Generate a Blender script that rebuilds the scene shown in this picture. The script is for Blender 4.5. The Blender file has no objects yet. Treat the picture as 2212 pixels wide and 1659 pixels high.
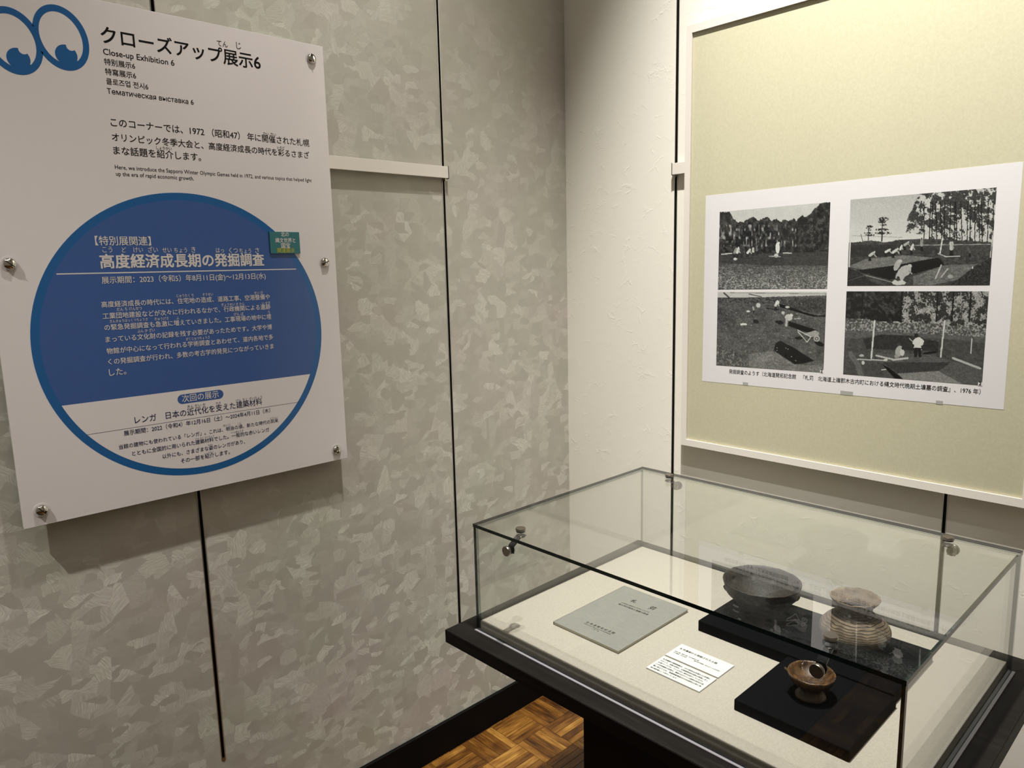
import bpy, bmesh, math, random
import numpy as np
from mathutils import Matrix, Vector

random.seed(7)
SC = bpy.context.scene
COL = SC.collection
PI = math.pi

# ------------------------------------------------------------------ camera
cam_d = bpy.data.cameras.new('camera')
cam = bpy.data.objects.new('camera', cam_d)
COL.objects.link(cam)
SC.camera = cam
cam_d.sensor_width = 36.0
cam_d.sensor_fit = 'HORIZONTAL'
cam_d.lens = 1580.0 / 2212.0 * 36.0
cam_d.clip_start = 0.02
RT = Vector((0.7243940902, -0.6890005869, -0.0230519685))
UP = Vector((0.1258908382, 0.0993336448, 0.9870584197))
FW = Vector((0.6777939945, 0.7179213176, -0.1586955666))
M = Matrix((RT, UP, -FW)).transposed().to_4x4()
M.translation = Vector((-1.9453, -1.7637, 1.5724))
cam.matrix_world = M

# ------------------------------------------------------------------ world and lamps
world = bpy.data.worlds.new('world')
SC.world = world
world.use_nodes = True
world.node_tree.nodes['Background'].inputs[0].default_value = (0.9, 0.95, 1.0, 1)
world.node_tree.nodes['Background'].inputs[1].default_value = 0.02


def spot(loc, aim, power, angle, blend=0.6, radius=0.02, col=(1.0, 0.9, 0.76)):
    d = bpy.data.lights.new('ceiling_spot', 'SPOT')
    d.energy = power
    d.spot_size = math.radians(angle)
    d.spot_blend = blend
    d.shadow_soft_size = radius
    d.color = col
    o = bpy.data.objects.new('ceiling_spot', d)
    COL.objects.link(o)
    o.location = loc
    o.rotation_euler = (Vector(aim) - Vector(loc)).to_track_quat('-Z', 'Y').to_euler()
    return o


def area(loc, aim, power, sx, sy, col=(1.0, 0.94, 0.84)):
    d = bpy.data.lights.new('ambient_fill', 'AREA')
    d.shape = 'RECTANGLE'
    d.size = sx
    d.size_y = sy
    d.energy = power
    d.color = col
    o = bpy.data.objects.new('ambient_fill', d)
    COL.objects.link(o)
    o.location = loc
    o.rotation_euler = (Vector(aim) - Vector(loc)).to_track_quat('-Z', 'Y').to_euler()
    return o


WARM = (1.0, 0.992, 0.945)
spot((-3.48, -0.860, 4.2), (-2.00, 0.0, 0.70), 430, 40, 1.0, 0.03, WARM)
spot((-0.96, -0.860, 4.2), (-0.96, 0.0, 0.75), 218, 48, 1.0, 0.03, WARM)
spot((-0.915, -1.05, 4.2), (0.0, -1.15, 0.80), 900, 58, 1.0, 0.03, WARM)
spot((-1.31, -1.34, 4.2), (-0.42, -0.78, 0.72), 240, 27, 1.0, 0.03, WARM)
area((-2.3, -2.2, 4.36), (-2.3, -2.2, 0), 18, 2.4, 2.4, (1.0, 0.99, 0.96))  # added soft fill for the ambient level, stands for no particular fixture

SC.view_settings.view_transform = 'Standard'
SC.view_settings.look = 'None'
SC.view_settings.exposure = 0.0
SC.view_settings.gamma = 1.0
SC.view_settings.use_curve_mapping = False
SC.cycles.max_bounces = 8
SC.cycles.transparent_max_bounces = 16
SC.cycles.caustics_reflective = False
SC.cycles.caustics_refractive = False

# ------------------------------------------------------------------ helpers
def srgb(r, g, b):
    def f(c):
        c /= 255.0
        return c / 12.92 if c <= 0.04045 else ((c + 0.055) / 1.055) ** 2.4
    return (f(r), f(g), f(b), 1.0)


def new_mat(name):
    m = bpy.data.materials.new(name)
    m.use_nodes = True
    nt = m.node_tree
    return m, nt, nt.nodes['Principled BSDF']


def plain(name, col, rough=0.6, metal=0.0, spec=0.5):
    m, nt, b = new_mat(name)
    b.inputs['Base Color'].default_value = col
    b.inputs['Roughness'].default_value = rough
    b.inputs['Metallic'].default_value = metal
    b.inputs['Specular IOR Level'].default_value = spec
    return m


class NT:
    """small wrapper for wiring node trees"""
    def __init__(self, nt):
        self.nt = nt

    def n(self, typ, ins=None, **kw):
        nd = self.nt.nodes.new(typ)
        for k, v in kw.items():
            setattr(nd, k, v)
        for k, v in (ins or {}).items():
            self.set(nd.inputs[k], v)
        return nd

    def set(self, sock, v):
        if isinstance(v, bpy.types.NodeSocket):
            self.nt.links.new(v, sock)
        else:
            sock.default_value = v

    def math(self, op, a, b=0.0, c=None, clamp=False):
        nd = self.nt.nodes.new('ShaderNodeMath')
        nd.operation = op
        nd.use_clamp = clamp
        self.set(nd.inputs[0], a)
        self.set(nd.inputs[1], b)
        if c is not None:
            self.set(nd.inputs[2], c)
        return nd.outputs[0]

    def mix(self, f, a, b):
        nd = self.nt.nodes.new('ShaderNodeMix')
        nd.data_type = 'RGBA'
        self.set(nd.inputs[0], f)
        self.set(nd.inputs[6], a)
        self.set(nd.inputs[7], b)
        return nd.outputs[2]

    def ramp(self, f, stops):
        nd = self.nt.nodes.new('ShaderNodeValToRGB')
        self.set(nd.inputs[0], f)
        cr = nd.color_ramp
        while len(cr.elements) < len(stops):
            cr.elements.new(0.5)
        for e, (p, c) in zip(cr.elements, stops):
            e.position = p
            e.color = c if len(c) == 4 else (*c, 1)
        return nd.outputs[0]

    def noise(self, vec, scale, detail=3.0, rough=0.5, out=0):
        nd = self.nt.nodes.new('ShaderNodeTexNoise')
        self.set(nd.inputs['Vector'], vec)
        nd.inputs['Scale'].default_value = scale
        nd.inputs['Detail'].default_value = detail
        nd.inputs['Roughness'].default_value = rough
        return nd.outputs[out]

    def bump(self, h, strength, dist, normal=None):
        nd = self.nt.nodes.new('ShaderNodeBump')
        self.set(nd.inputs['Height'], h)
        nd.inputs['Strength'].default_value = strength
        nd.inputs['Distance'].default_value = dist
        if normal is not None:
            self.set(nd.inputs['Normal'], normal)
        return nd.outputs[0]

    def vmul(self, v, s):
        nd = self.nt.nodes.new('ShaderNodeMapping')
        self.set(nd.inputs[0], v)
        nd.inputs['Scale'].default_value = s
        return nd.outputs[0]

    def obj(self):
        return self.nt.nodes.new('ShaderNodeTexCoord').outputs['Object']


def mesh_obj(name, verts, faces, mat, parent=None, smooth=False, midx=None):
    me = bpy.data.meshes.new(name)
    me.from_pydata([tuple(v) for v in verts], [], faces)
    mats = mat if isinstance(mat, (list, tuple)) else [mat]
    for m in mats:
        me.materials.append(m)
    if midx:
        for p, i in zip(me.polygons, midx):
            p.material_index = i
    if smooth:
        for p in me.polygons:
            p.use_smooth = True
    me.update()
    o = bpy.data.objects.new(name, me)
    COL.objects.link(o)
    if parent is not None:
        o.parent = parent
        o.matrix_parent_inverse = Matrix.Translation(-world_loc(parent))
    return o


def world_loc(o):
    v = Vector((0, 0, 0))
    while o is not None:
        v += Vector(o.location) + o.matrix_parent_inverse.translation
        o = o.parent
    return v


class MB:
    """collects shapes into one mesh, world coordinates"""
    def __init__(self):
        self.bm = bmesh.new()

    def box(self, x0, x1, y0, y1, z0, z1, bev=0.0, seg=2):
        b2 = bmesh.new()
        bmesh.ops.create_cube(b2, size=1.0)
        for v in b2.verts:
            v.co = Vector(((x0 + x1) / 2 + v.co.x * (x1 - x0), (y0 + y1) / 2 + v.co.y * (y1 - y0),
                           (z0 + z1) / 2 + v.co.z * (z1 - z0)))
        if bev > 0:
            bmesh.ops.bevel(b2, geom=b2.edges[:], offset=bev, segments=seg, affect='EDGES', profile=0.5)
        self.add(b2)
        return self

    def add(self, b2, mtx=None):
        me = bpy.data.meshes.new('tmp')
        if mtx is not None:
            b2.transform(mtx)
        b2.to_mesh(me)
        b2.free()
        self.bm.from_mesh(me)
        bpy.data.meshes.remove(me)

    def poly(self, pts, mtx=None, depth=None):
        """flat polygon, extruded by the vector depth when given"""
        b2 = bmesh.new()
        vs = [b2.verts.new(p) for p in pts]
        f = b2.faces.new(vs)
        if depth is not None:
            r = bmesh.ops.extrude_face_region(b2, geom=[f])
            for v in r['geom']:
                if isinstance(v, bmesh.types.BMVert):
                    v.co += Vector(depth)
            bmesh.ops.recalc_face_normals(b2, faces=b2.faces[:])
        self.add(b2, mtx)
        return self

    def lathe(self, prof, centre, axis='z', seg=32):
        b2 = bmesh.new()
        rings = []
        for r, h in prof:
            if r < 1e-6:
                rings.append([b2.verts.new((0, 0, h))])
            else:
                rings.append([b2.verts.new((r * math.cos(2 * PI * k / seg), r * math.sin(2 * PI * k / seg), h))
                              for k in range(seg)])
        for a, b in zip(rings, rings[1:]):
            for k in range(seg):
                k2 = (k + 1) % seg
                if len(a) == 1 and len(b) == 1:
                    continue
                if len(a) == 1:
                    b2.faces.new((a[0], b[k2], b[k]))
                elif len(b) == 1:
                    b2.faces.new((a[k], a[k2], b[0]))
                else:
                    b2.faces.new((a[k], a[k2], b[k2], b[k]))
        m = Matrix.Translation(Vector(centre))
        if axis == '-x':
            m = m @ Matrix.Rotation(-PI / 2, 4, 'Y')
        elif axis == 'x':
            m = m @ Matrix.Rotation(PI / 2, 4, 'Y')
        elif axis == '-y':
            m = m @ Matrix.Rotation(PI / 2, 4, 'X')
        bmesh.ops.recalc_face_normals(b2, faces=b2.faces[:])
        self.add(b2, m)
        return self

    def build(self, name, mat, parent=None, smooth=False):
        me = bpy.data.meshes.new(name)
        self.bm.to_mesh(me)
        self.bm.free()
        me.materials.append(mat)
        if smooth:
            for p in me.polygons:
                p.use_smooth = True
            try:
                me.set_sharp_from_angle(angle=math.radians(40))
            except Exception:
                pass
        o = bpy.data.objects.new(name, me)
        COL.objects.link(o)
        if parent is not None:
            o.parent = parent
            o.matrix_parent_inverse = Matrix.Translation(-world_loc(parent))
        return o


def thing(name, label, cat, loc, group=None):
    o = bpy.data.objects.new(name, None)
    o.empty_display_size = 0.05
    COL.objects.link(o)
    o.location = loc
    return tag(o, label, cat, group)


def tag(o, label, cat, group=None):
    o['label'] = label
    o['category'] = cat
    if group:
        o['group'] = group
    return o


def struct(o):
    o['kind'] = 'structure'
    return o


# ------------------------------------------------------------------ materials
def mat_wallpaper():
    m, nt, b = new_mat('brushed_patch_wallpaper')
    w = NT(nt)
    co = w.obj()
    sep = w.n('ShaderNodeSeparateXYZ', {0: co})
    p = w.n('ShaderNodeCombineXYZ', {0: sep.outputs[0], 1: sep.outputs[2], 2: 0.0}).outputs[0]
    wob = w.n('ShaderNodeTexNoise', {'Vector': p, 'Scale': 22.0, 'Detail': 2.0})
    off = w.n('ShaderNodeVectorMath', {0: wob.outputs[1], 1: (0.5, 0.5, 0.5)}, operation='SUBTRACT')
    off = w.n('ShaderNodeVectorMath', {0: off.outputs[0], 'Scale': 0.007}, operation='SCALE')
    pw = w.n('ShaderNodeVectorMath', {0: p, 1: off.outputs[0]}, operation='ADD').outputs[0]

    def layer(vec, scale, metric, seed, rand):
        sh = w.n('ShaderNodeVectorMath', {0: vec, 1: (seed, seed * 1.7, 0)}, operation='ADD').outputs[0]
        v = w.n('ShaderNodeTexVoronoi', {'Vector': sh, 'Scale': scale, 'Randomness': rand},
                voronoi_dimensions='2D', distance=metric)
        s = w.n('ShaderNodeSeparateColor', {0: v.outputs['Color']})
        rot = w.n('ShaderNodeVectorRotate', {'Vector': p, 'Angle': w.math('MULTIPLY', s.outputs[1], 3.1)},
                  rotation_type='Z_AXIS')
        st = w.noise(w.vmul(rot.outputs[0], (40.0, 430.0, 1.0)), 1.0, 3.0, 0.6)
        return s.outputs[0], s.outputs[2], st, v.outputs['Distance']
    ra, rb, sa, da = layer(p, 25.0, 'CHEBYCHEV', 0.3, 0.8)
    rc, rd, sc_, dc = layer(w.vmul(pw, (1.25, 0.8, 1)), 20.0, 'EUCLIDEAN', 4.1, 1.0)
    re, rf, se, de = layer(w.vmul(p, (0.75, 1.3, 1)), 36.0, 'CHEBYCHEV', 9.7, 1.0)
    pick1 = w.math('GREATER_THAN', rd, 0.45)
    pick2 = w.math('GREATER_THAN', rf, 0.60)

    def sel(a, bb, f):
        return w.math('ADD', w.math('MULTIPLY', a, w.math('SUBTRACT', 1.0, f)), w.math('MULTIPLY', bb, f))
    r = sel(sel(ra, rc, pick1), re, pick2)
    st = sel(sel(sa, sc_, pick1), se, pick2)
    # the paper shimmers: every stroke field leans a little, so patches catch the grazing lamps differently
    stv = w.math('MULTIPLY_ADD', st, 3.0, -1.0, clamp=True)
    lean = w.math('MULTIPLY', w.math('POWER', r, 2.1), w.math('MULTIPLY_ADD', stv, 0.105, 0.016))
    lean = w.math('ADD', lean, w.math('MULTIPLY', w.math('SUBTRACT', st, 0.5), w.math('MULTIPLY_ADD', r, 0.20, 0.03)))
    lean = w.math('ADD', lean, w.math('MULTIPLY', w.math('SUBTRACT', r, 0.5), 0.055))
    side = w.math('MULTIPLY', w.math('SUBTRACT', rb, 0.5), 0.10)
    geo = nt.nodes.new('ShaderNodeNewGeometry')
    ln = w.n('ShaderNodeCombineXYZ', {0: side, 1: 0.0, 2: lean})
    nn = w.n('ShaderNodeVectorMath', {0: geo.outputs['Normal'], 1: ln.outputs[0]}, operation='ADD')
    nn = w.n('ShaderNodeVectorMath', {0: nn.outputs[0]}, operation='NORMALIZE').outputs[0]
    nt.links.new(nn, b.inputs['Normal'])
    hue = w.noise(p, 4.0, 1.0)
    base = w.mix(w.math('MULTIPLY_ADD', hue, 3.0, -1.0, clamp=True), srgb(180, 172, 162), srgb(177, 174, 160))
    amt = w.math('MULTIPLY', w.math('POWER', r, 4.0), w.math('MULTIPLY_ADD', stv, 0.14, 0.03), clamp=True)
    colr = w.mix(amt, base, srgb(232, 230, 218))
    nt.links.new(colr, b.inputs['Base Color'])
    b.inputs['Roughness'].default_value = 0.6
    b.inputs['Specular IOR Level'].default_value = 0.3
    return m


def mat_plaster():
    m, nt, b = new_mat('creased_plaster_wallpaper')
    w = NT(nt)
    co = w.obj()
    wob = w.n('ShaderNodeTexNoise', {'Vector': co, 'Scale': 9.0, 'Detail': 4.0, 'Roughness': 0.65})
    off = w.n('ShaderNodeVectorMath', {0: wob.outputs[1], 1: (0.5, 0.5, 0.5)}, operation='SUBTRACT')
    off = w.n('ShaderNodeVectorMath', {0: off.outputs[0], 'Scale': 0.10}, operation='SCALE')
    pw = w.n('ShaderNodeVectorMath', {0: co, 1: off.outputs[0]}, operation='ADD').outputs[0]
    v = w.n('ShaderNodeTexVoronoi', {'Vector': pw, 'Scale': 13.0}, feature='DISTANCE_TO_EDGE')
    crease = w.math('SUBTRACT', 1.0, w.math('MULTIPLY', v.outputs[0], 17.0, clamp=True))
    mask = w.math('MULTIPLY_ADD', w.noise(co, 17.0, 2.0), 6.0, -3.1, clamp=True)
    crease = w.math('MULTIPLY', crease, mask)
    v2 = w.n('ShaderNodeTexVoronoi', {'Vector': pw, 'Scale': 31.0}, feature='DISTANCE_TO_EDGE')
    cr2 = w.math('MULTIPLY', w.math('SUBTRACT', 1.0, w.math('MULTIPLY', v2.outputs[0], 14.0, clamp=True)),
                 w.math('MULTIPLY_ADD', w.noise(co, 11.0, 2.0), 7.0, -3.9, clamp=True))
    fine = w.noise(co, 420.0, 3.0)
    h = w.math('ADD', w.math('ADD', w.math('MULTIPLY', crease, 0.8), w.math('MULTIPLY', cr2, 0.5)),
               w.math('MULTIPLY', fine, 0.16))
    h = w.math('ADD', h, w.math('MULTIPLY', w.noise(co, 40.0, 3.0), 0.4))
    b.inputs['Base Color'].default_value = srgb(232, 226, 214)
    b.inputs['Roughness'].default_value = 0.75
    b.inputs['Specular IOR Level'].default_value = 0.25
    nt.links.new(w.bump(h, 0.42, 0.0011), b.inputs['Normal'])
    return m


def mat_dark_wood():
    m, nt, b = new_mat('black_stained_oak')
    w = NT(nt)
    co = w.obj()
    g = w.noise(w.vmul(co, (60, 5, 60)), 1.0, 5.0, 0.6)
    g2 = w.noise(w.vmul(co, (260, 10, 260)), 1.0, 3.0, 0.6)
    f = w.math('ADD', w.math('MULTIPLY', g, 0.6), w.math('MULTIPLY', g2, 0.4))
    c = w.ramp(f, [(0.3, srgb(13, 11, 10)), (0.55, srgb(22, 19, 17)), (0.75, srgb(38, 34, 31))])
    nt.links.new(c, b.inputs['Base Color'])
    b.inputs['Roughness'].default_value = 0.5
    b.inputs['Specular IOR Level'].default_value = 0.10
    nt.links.new(w.bump(f, 0.25, 0.0006), b.inputs['Normal'])
    return m


def mat_parquet():
    m, nt, b = new_mat('varnished_parquet_wood')
    w = NT(nt)
    tc = nt.nodes.new('ShaderNodeTexCoord')
    info = nt.nodes.new('ShaderNodeObjectInfo')
    at = w.n('ShaderNodeAttribute', attribute_name='shade')
    rnd = w.math('ADD', info.outputs['Random'], at.outputs['Fac'])
    rnd = w.math('FRACT', rnd)
    g = w.n('ShaderNodeAttribute', attribute_name='grain')      # x along the strip, y across
    sh = w.n('ShaderNodeCombineXYZ', {0: w.math('MULTIPLY', rnd, 37.0), 1: w.math('MULTIPLY', rnd, 91.0), 2: 0.0})
    v = w.n('ShaderNodeVectorMath', {0: g.outputs['Vector'], 1: sh.outputs[0]}, operation='ADD').outputs[0]
    n1 = w.noise(w.vmul(v, (9, 150, 1)), 1.0, 5.0, 0.65)
    n2 = w.noise(w.vmul(v, (14, 40, 1)), 1.0, 2.0, 0.5)
    f = w.math('ADD', w.math('MULTIPLY', n1, 0.55), w.math('MULTIPLY', n2, 0.45))
    f = w.math('ADD', f, w.math('MULTIPLY', w.math('SUBTRACT', rnd, 0.5), 0.26))
    c = w.ramp(f, [(0.30, srgb(50, 27, 9)), (0.45, srgb(92, 57, 20)), (0.60, srgb(124, 84, 34)),
                   (0.78, srgb(164, 122, 58))])
    nt.links.new(c, b.inputs['Base Color'])
    b.inputs['Roughness'].default_value = 0.33
    nt.links.new(w.bump(n1, 0.12, 0.0004), b.inputs['Normal'])
    return m


def mat_glass(tint=(0.972, 0.980, 0.970, 1), ior_=1.52):
    """thin pane: straight-through light plus mirror reflection by Fresnel"""
    m = bpy.data.materials.new('clear_pane_glass')
    m.use_nodes = True
    nt = m.node_tree
    nt.nodes.remove(nt.nodes['Principled BSDF'])
    w = NT(nt)
    geo = nt.nodes.new('ShaderNodeNewGeometry')
    ior = w.math('ADD', ior_, w.math('MULTIPLY', geo.outputs['Backfacing'], 1 / ior_ - ior_))
    fr = w.n('ShaderNodeFresnel', {0: ior})
    tr = w.n('ShaderNodeBsdfTransparent', {0: tint})
    gl = w.n('ShaderNodeBsdfGlossy', {0: (1, 1, 1, 1), 'Roughness': 0.0})
    mx = w.n('ShaderNodeMixShader', {0: fr.outputs[0], 1: tr.outputs[0], 2: gl.outputs[0]})
    nt.links.new(mx.outputs[0], nt.nodes['Material Output'].inputs['Surface'])
    return m


def noisy(name, c0, c1, scale, rough=0.8, bump=0.3, dist=0.0005, detail=4.0, spec=0.3, stretch=(1, 1, 1)):
    m, nt, b = new_mat(name)
    w = NT(nt)
    n = w.noise(w.vmul(w.obj(), stretch), scale, detail, 0.6)
    c = w.mix(w.math('MULTIPLY_ADD', n, 2.4, -0.7, clamp=True), c0, c1)
    nt.links.new(c, b.inputs['Base Color'])
    b.inputs['Roughness'].default_value = rough
    b.inputs['Specular IOR Level'].default_value = spec
    nt.links.new(w.bump(n, bump, dist), b.inputs['Normal'])
    return m


def mat_black_board():
    m, nt, b = new_mat('matt_black_cloth_board')
    w = NT(nt)
    n = w.noise(w.obj(), 900.0, 2.0)
    c = w.mix(n, srgb(3, 3, 5), srgb(9, 9, 11))
    nt.links.new(c, b.inputs['Base Color'])
    b.inputs['Roughness'].default_value = 0.85
    b.inputs['Specular IOR Level'].default_value = 0.06
    nt.links.new(w.bump(n, 0.2, 0.0003), b.inputs['Normal'])
    return m


def mat_pot_dark():
    m, nt, b = new_mat('smoked_grey_earthenware')
    w = NT(nt)
    co = w.obj()
    n = w.noise(co, 26.0, 6.0, 0.7)
    c = w.ramp(n, [(0.3, srgb(20, 17, 14)), (0.5, srgb(38, 32, 26)), (0.68, srgb(58, 48, 38)), (0.8, srgb(82, 68, 54))])
    nt.links.new(c, b.inputs['Base Color'])
    b.inputs['Roughness'].default_value = 0.62
    h = w.math('ADD', n, w.math('MULTIPLY', w.noise(co, 160.0, 4.0), 0.6))
    nt.links.new(w.bump(h, 0.6, 0.002), b.inputs['Normal'])
    return m


def mat_pot_jar():
    m, nt, b = new_mat('cord_marked_tan_earthenware')
    w = NT(nt)
    co = w.obj()
    wv = w.n('ShaderNodeTexWave', {'Vector': co, 'Scale': 62.0, 'Distortion': 4.5, 'Detail': 2.0,
                                   'Detail Scale': 0.55}, wave_type='BANDS', bands_direction='Z')
    n = w.noise(co, 34.0, 6.0, 0.7)
    sep = w.n('ShaderNodeSeparateXYZ', {0: co})
    body = w.math('MULTIPLY_ADD', sep.outputs[2], -60.0, 5.8, clamp=True)      # cord marks stop at the neck
    groove = w.math('MULTIPLY', w.math('SUBTRACT', 1.0, w.math('MULTIPLY', wv.outputs['Fac'], 3.4, clamp=True)), body)
    c = w.ramp(n, [(0.3, srgb(48, 37, 27)), (0.47, srgb(88, 71, 53)), (0.62, srgb(116, 98, 76)),
                   (0.78, srgb(152, 136, 114))])
    c = w.mix(w.math('MULTIPLY', groove, 0.7), c, srgb(34, 27, 20))
    nt.links.new(c, b.inputs['Base Color'])
    b.inputs['Roughness'].default_value = 0.7
    h = w.math('SUBTRACT', w.math('MULTIPLY', n, 0.5), w.math('MULTIPLY', groove, 1.0))
    nt.links.new(w.bump(h, 0.9, 0.0022), b.inputs['Normal'])
    return m


def mat_pot_ochre():
    m, nt, b = new_mat('burnished_ochre_earthenware')
    w = NT(nt)
    co = w.obj()
    n = w.noise(co, 48.0, 6.0, 0.75)
    c = w.ramp(n, [(0.32, srgb(22, 13, 7)), (0.45, srgb(56, 35, 16)), (0.58, srgb(90, 61, 31)),
                   (0.75, srgb(142, 108, 66))])
    v = w.n('ShaderNodeTexVoronoi', {'Vector': w.n('ShaderNodeVectorMath', {
        0: co, 1: w.n('ShaderNodeVectorMath', {0: w.noise(co, 60.0, 2.0, 0.5, 1), 'Scale': 0.012},
                      operation='SCALE').outputs[0]}, operation='ADD').outputs[0], 'Scale': 24.0},
        feature='DISTANCE_TO_EDGE')
    crack = w.math('SUBTRACT', 1.0, w.math('MULTIPLY', v.outputs[0], 28.0, clamp=True))
    crack = w.math('MULTIPLY', crack, w.math('MULTIPLY_ADD', w.noise(co, 30.0, 1.0), 8.0, -3.8, clamp=True))
    c = w.mix(crack, c, srgb(20, 12, 8))
    nt.links.new(c, b.inputs['Base Color'])
    b.inputs['Roughness'].default_value = 0.38
    h = w.math('SUBTRACT', n, crack)
    nt.links.new(w.bump(h, 0.6, 0.0016), b.inputs['Normal'])
    return m


def mat_print():
    m, nt, b = new_mat('monochrome_photo_print')
    w = NT(nt)
    a = w.n('ShaderNodeAttribute', attribute_name='tone')
    nt.links.new(a.outputs['Color'], b.inputs['Base Color'])
    b.inputs['Roughness'].default_value = 0.5
    b.inputs['Specular IOR Level'].default_value = 0.3
    return m


M_WALLPAPER = mat_wallpaper()
M_PLASTER = mat_plaster()
M_WOOD = mat_dark_wood()
M_PARQ = mat_parquet()
M_GLASS = mat_glass()
M_COVER = mat_glass((0.992, 0.996, 0.990, 1), 1.28)
M_EDGE = plain('dark_green_glass_edge', (0.004, 0.010, 0.008, 1), 0.08)
M_EDGE2 = mat_glass((0.58, 0.66, 0.62, 1), 1.35)
M_BLACK = plain('black_channel', srgb(10, 10, 11), 0.5)
M_ALU = plain('satin_aluminium', srgb(190, 186, 180), 0.35, 1.0)
M_BASEB = plain('black_vinyl_baseboard', srgb(6, 5, 5), 0.6, 0, 0.12)
M_BOARD = noisy('cream_flecked_cloth', srgb(153, 145, 134), srgb(167, 159, 148), 260.0, 0.85, 0.25, 0.0004)
M_MAT = noisy('olive_cloth_mount', srgb(210, 202, 173), srgb(220, 212, 184), 190.0, 0.8, 0.35, 0.0004)
M_WHITE = plain('white_painted_metal', srgb(222, 214, 204), 0.4)
M_STRIP = plain('white_sill_strip', srgb(122, 119, 122), 0.5)
M_ACRYL = plain('milky_acrylic_sheet', srgb(221, 212, 210), 0.06)
M_ACRED = plain('milky_acrylic_edge', srgb(205, 200, 190), 0.3)
M_BLUE = plain('bright_blue_print', srgb(36, 92, 148), 0.06)
M_NAVY = plain('navy_blue_print', srgb(62, 90, 146), 0.06)
M_INK = plain('black_ink', srgb(16, 16, 20), 0.1)
M_INKN = plain('navy_ink', srgb(28, 40, 80), 0.1)
M_WINK = plain('white_ink', srgb(214, 206, 202), 0.06)
M_TEAL = plain('teal_sticker', srgb(44, 108, 112), 0.3)
M_YINK = plain('yellow_ink', srgb(170, 170, 40), 0.4)
M_CHROME = plain('polished_chrome', srgb(214, 210, 204), 0.06, 1.0)
M_STEEL = plain('brushed_steel', srgb(150, 142, 132), 0.28, 1.0)
M_GUN = plain('dark_polished_bracket', srgb(88, 90, 98), 0.12, 1.0)
M_RUBBER = plain('black_rubber', srgb(12, 12, 12), 0.5)
M_BLKBD = mat_black_board()
M_PAPER = plain('white_poster_paper', srgb(246, 240, 243), 0.55)
M_CARD = plain('white_foam_card', srgb(198, 195, 192), 0.6)
M_BOOKC = noisy('grey_textured_cover', srgb(116, 114, 108), srgb(130, 127, 121), 120.0, 0.6, 0.3, 0.0003,
                stretch=(3, 0.4, 1))
M_PAGES = plain('cream_page_block', srgb(196, 192, 172), 0.8)
M_TAPE = plain('translucent_tape', srgb(186, 182, 178), 0.3)
M_CEIL = plain('white_ceiling_board', srgb(205, 202, 196), 0.85)
M_PRINT = mat_print()
M_POT1, M_POT2, M_POT3 = mat_pot_dark(), mat_pot_jar(), mat_pot_ochre()

# ------------------------------------------------------------------ room shell
XW, YW, ZC = -4.6, -4.4, 4.40
SLOT_L = [-3.695, -2.9067, -2.1184, -1.3298, -0.5415]
SLOT_R = [-0.4503, -1.2384, -2.0265, -2.8146, -3.6027]
SW, SZ0, SD = 0.0042, 0.3386, 0.012


def slotted_wall(name, axis, slots, end, mat):
    """wall face with narrow vertical channels left open for the picture slots"""
    cuts = sorted([0.0, end] + [s - SW for s in slots] + [s + SW for s in slots])
    v, f = [], []

    def P(u, d, z):
        return (u, d, z) if axis == 'y' else (d, u, z)

    def quad(a, b, c, d_):
        i = len(v)
        v.extend([a, b, c, d_])
        f.append((i, i + 1, i + 2, i + 3))
    for i in range(len(cuts) - 1):
        a, b = cuts[i], cuts[i + 1]
        is_slot = any(abs((a + b) / 2 - s) < 1e-4 for s in slots)
        if is_slot:
            quad(P(a, 0, 0), P(b, 0, 0), P(b, 0, SZ0), P(a, 0, SZ0))
        else:
            quad(P(a, 0, 0), P(b, 0, 0), P(b, 0, ZC), P(a, 0, ZC))
    # back leaf so the wall has real thickness
    quad(P(end - 0.1, 0.1, 0), P(0.1, 0.1, 0), P(0.1, 0.1, ZC), P(end - 0.1, 0.1, ZC))
    return struct(mesh_obj(name, v, f, mat))


wall_l = slotted_wall('wall_left', 'y', SLOT_L, XW, M_WALLPAPER)
wall_r = slotted_wall('wall_right', 'x', SLOT_R, YW, M_PLASTER)
k = 0
for s in SLOT_L + SLOT_R:
    k += 1
    left = s in SLOT_L and k <= len(SLOT_L)
    mb = MB()
    t_ = 0.0012

    def bx(u0, u1, d0, d1, z0, z1):
        if left:
            mb.box(u0, u1, d0, d1, z0, z1)
        else:
            mb.box(d0, d1, u0, u1, z0, z1)
    bx(s - SW, s + SW, SD, SD + t_, SZ0, ZC)
    bx(s - SW - t_, s - SW, 0.0005, SD + t_, SZ0, ZC)
    bx(s + SW, s + SW + t_, 0.0005, SD + t_, SZ0, ZC)
    tr = struct(mb.build('trim_%d' % k, M_BLACK))
    mb = MB()
    for q in (-1, 1):
        u = s + q * (SW + 0.0002)
        bx(u - 0.0008, u + 0.0008, -0.0010, 0.002, SZ0, ZC)
    mb.build('metal_lip', M_ALU, tr)
    mb = MB()
    bx(s - 0.003, s + 0.003, -0.0015, 0.004, SZ0 - 0.002, SZ0 + 0.006)
    mb.build('end_stop', M_STEEL, tr)

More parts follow.
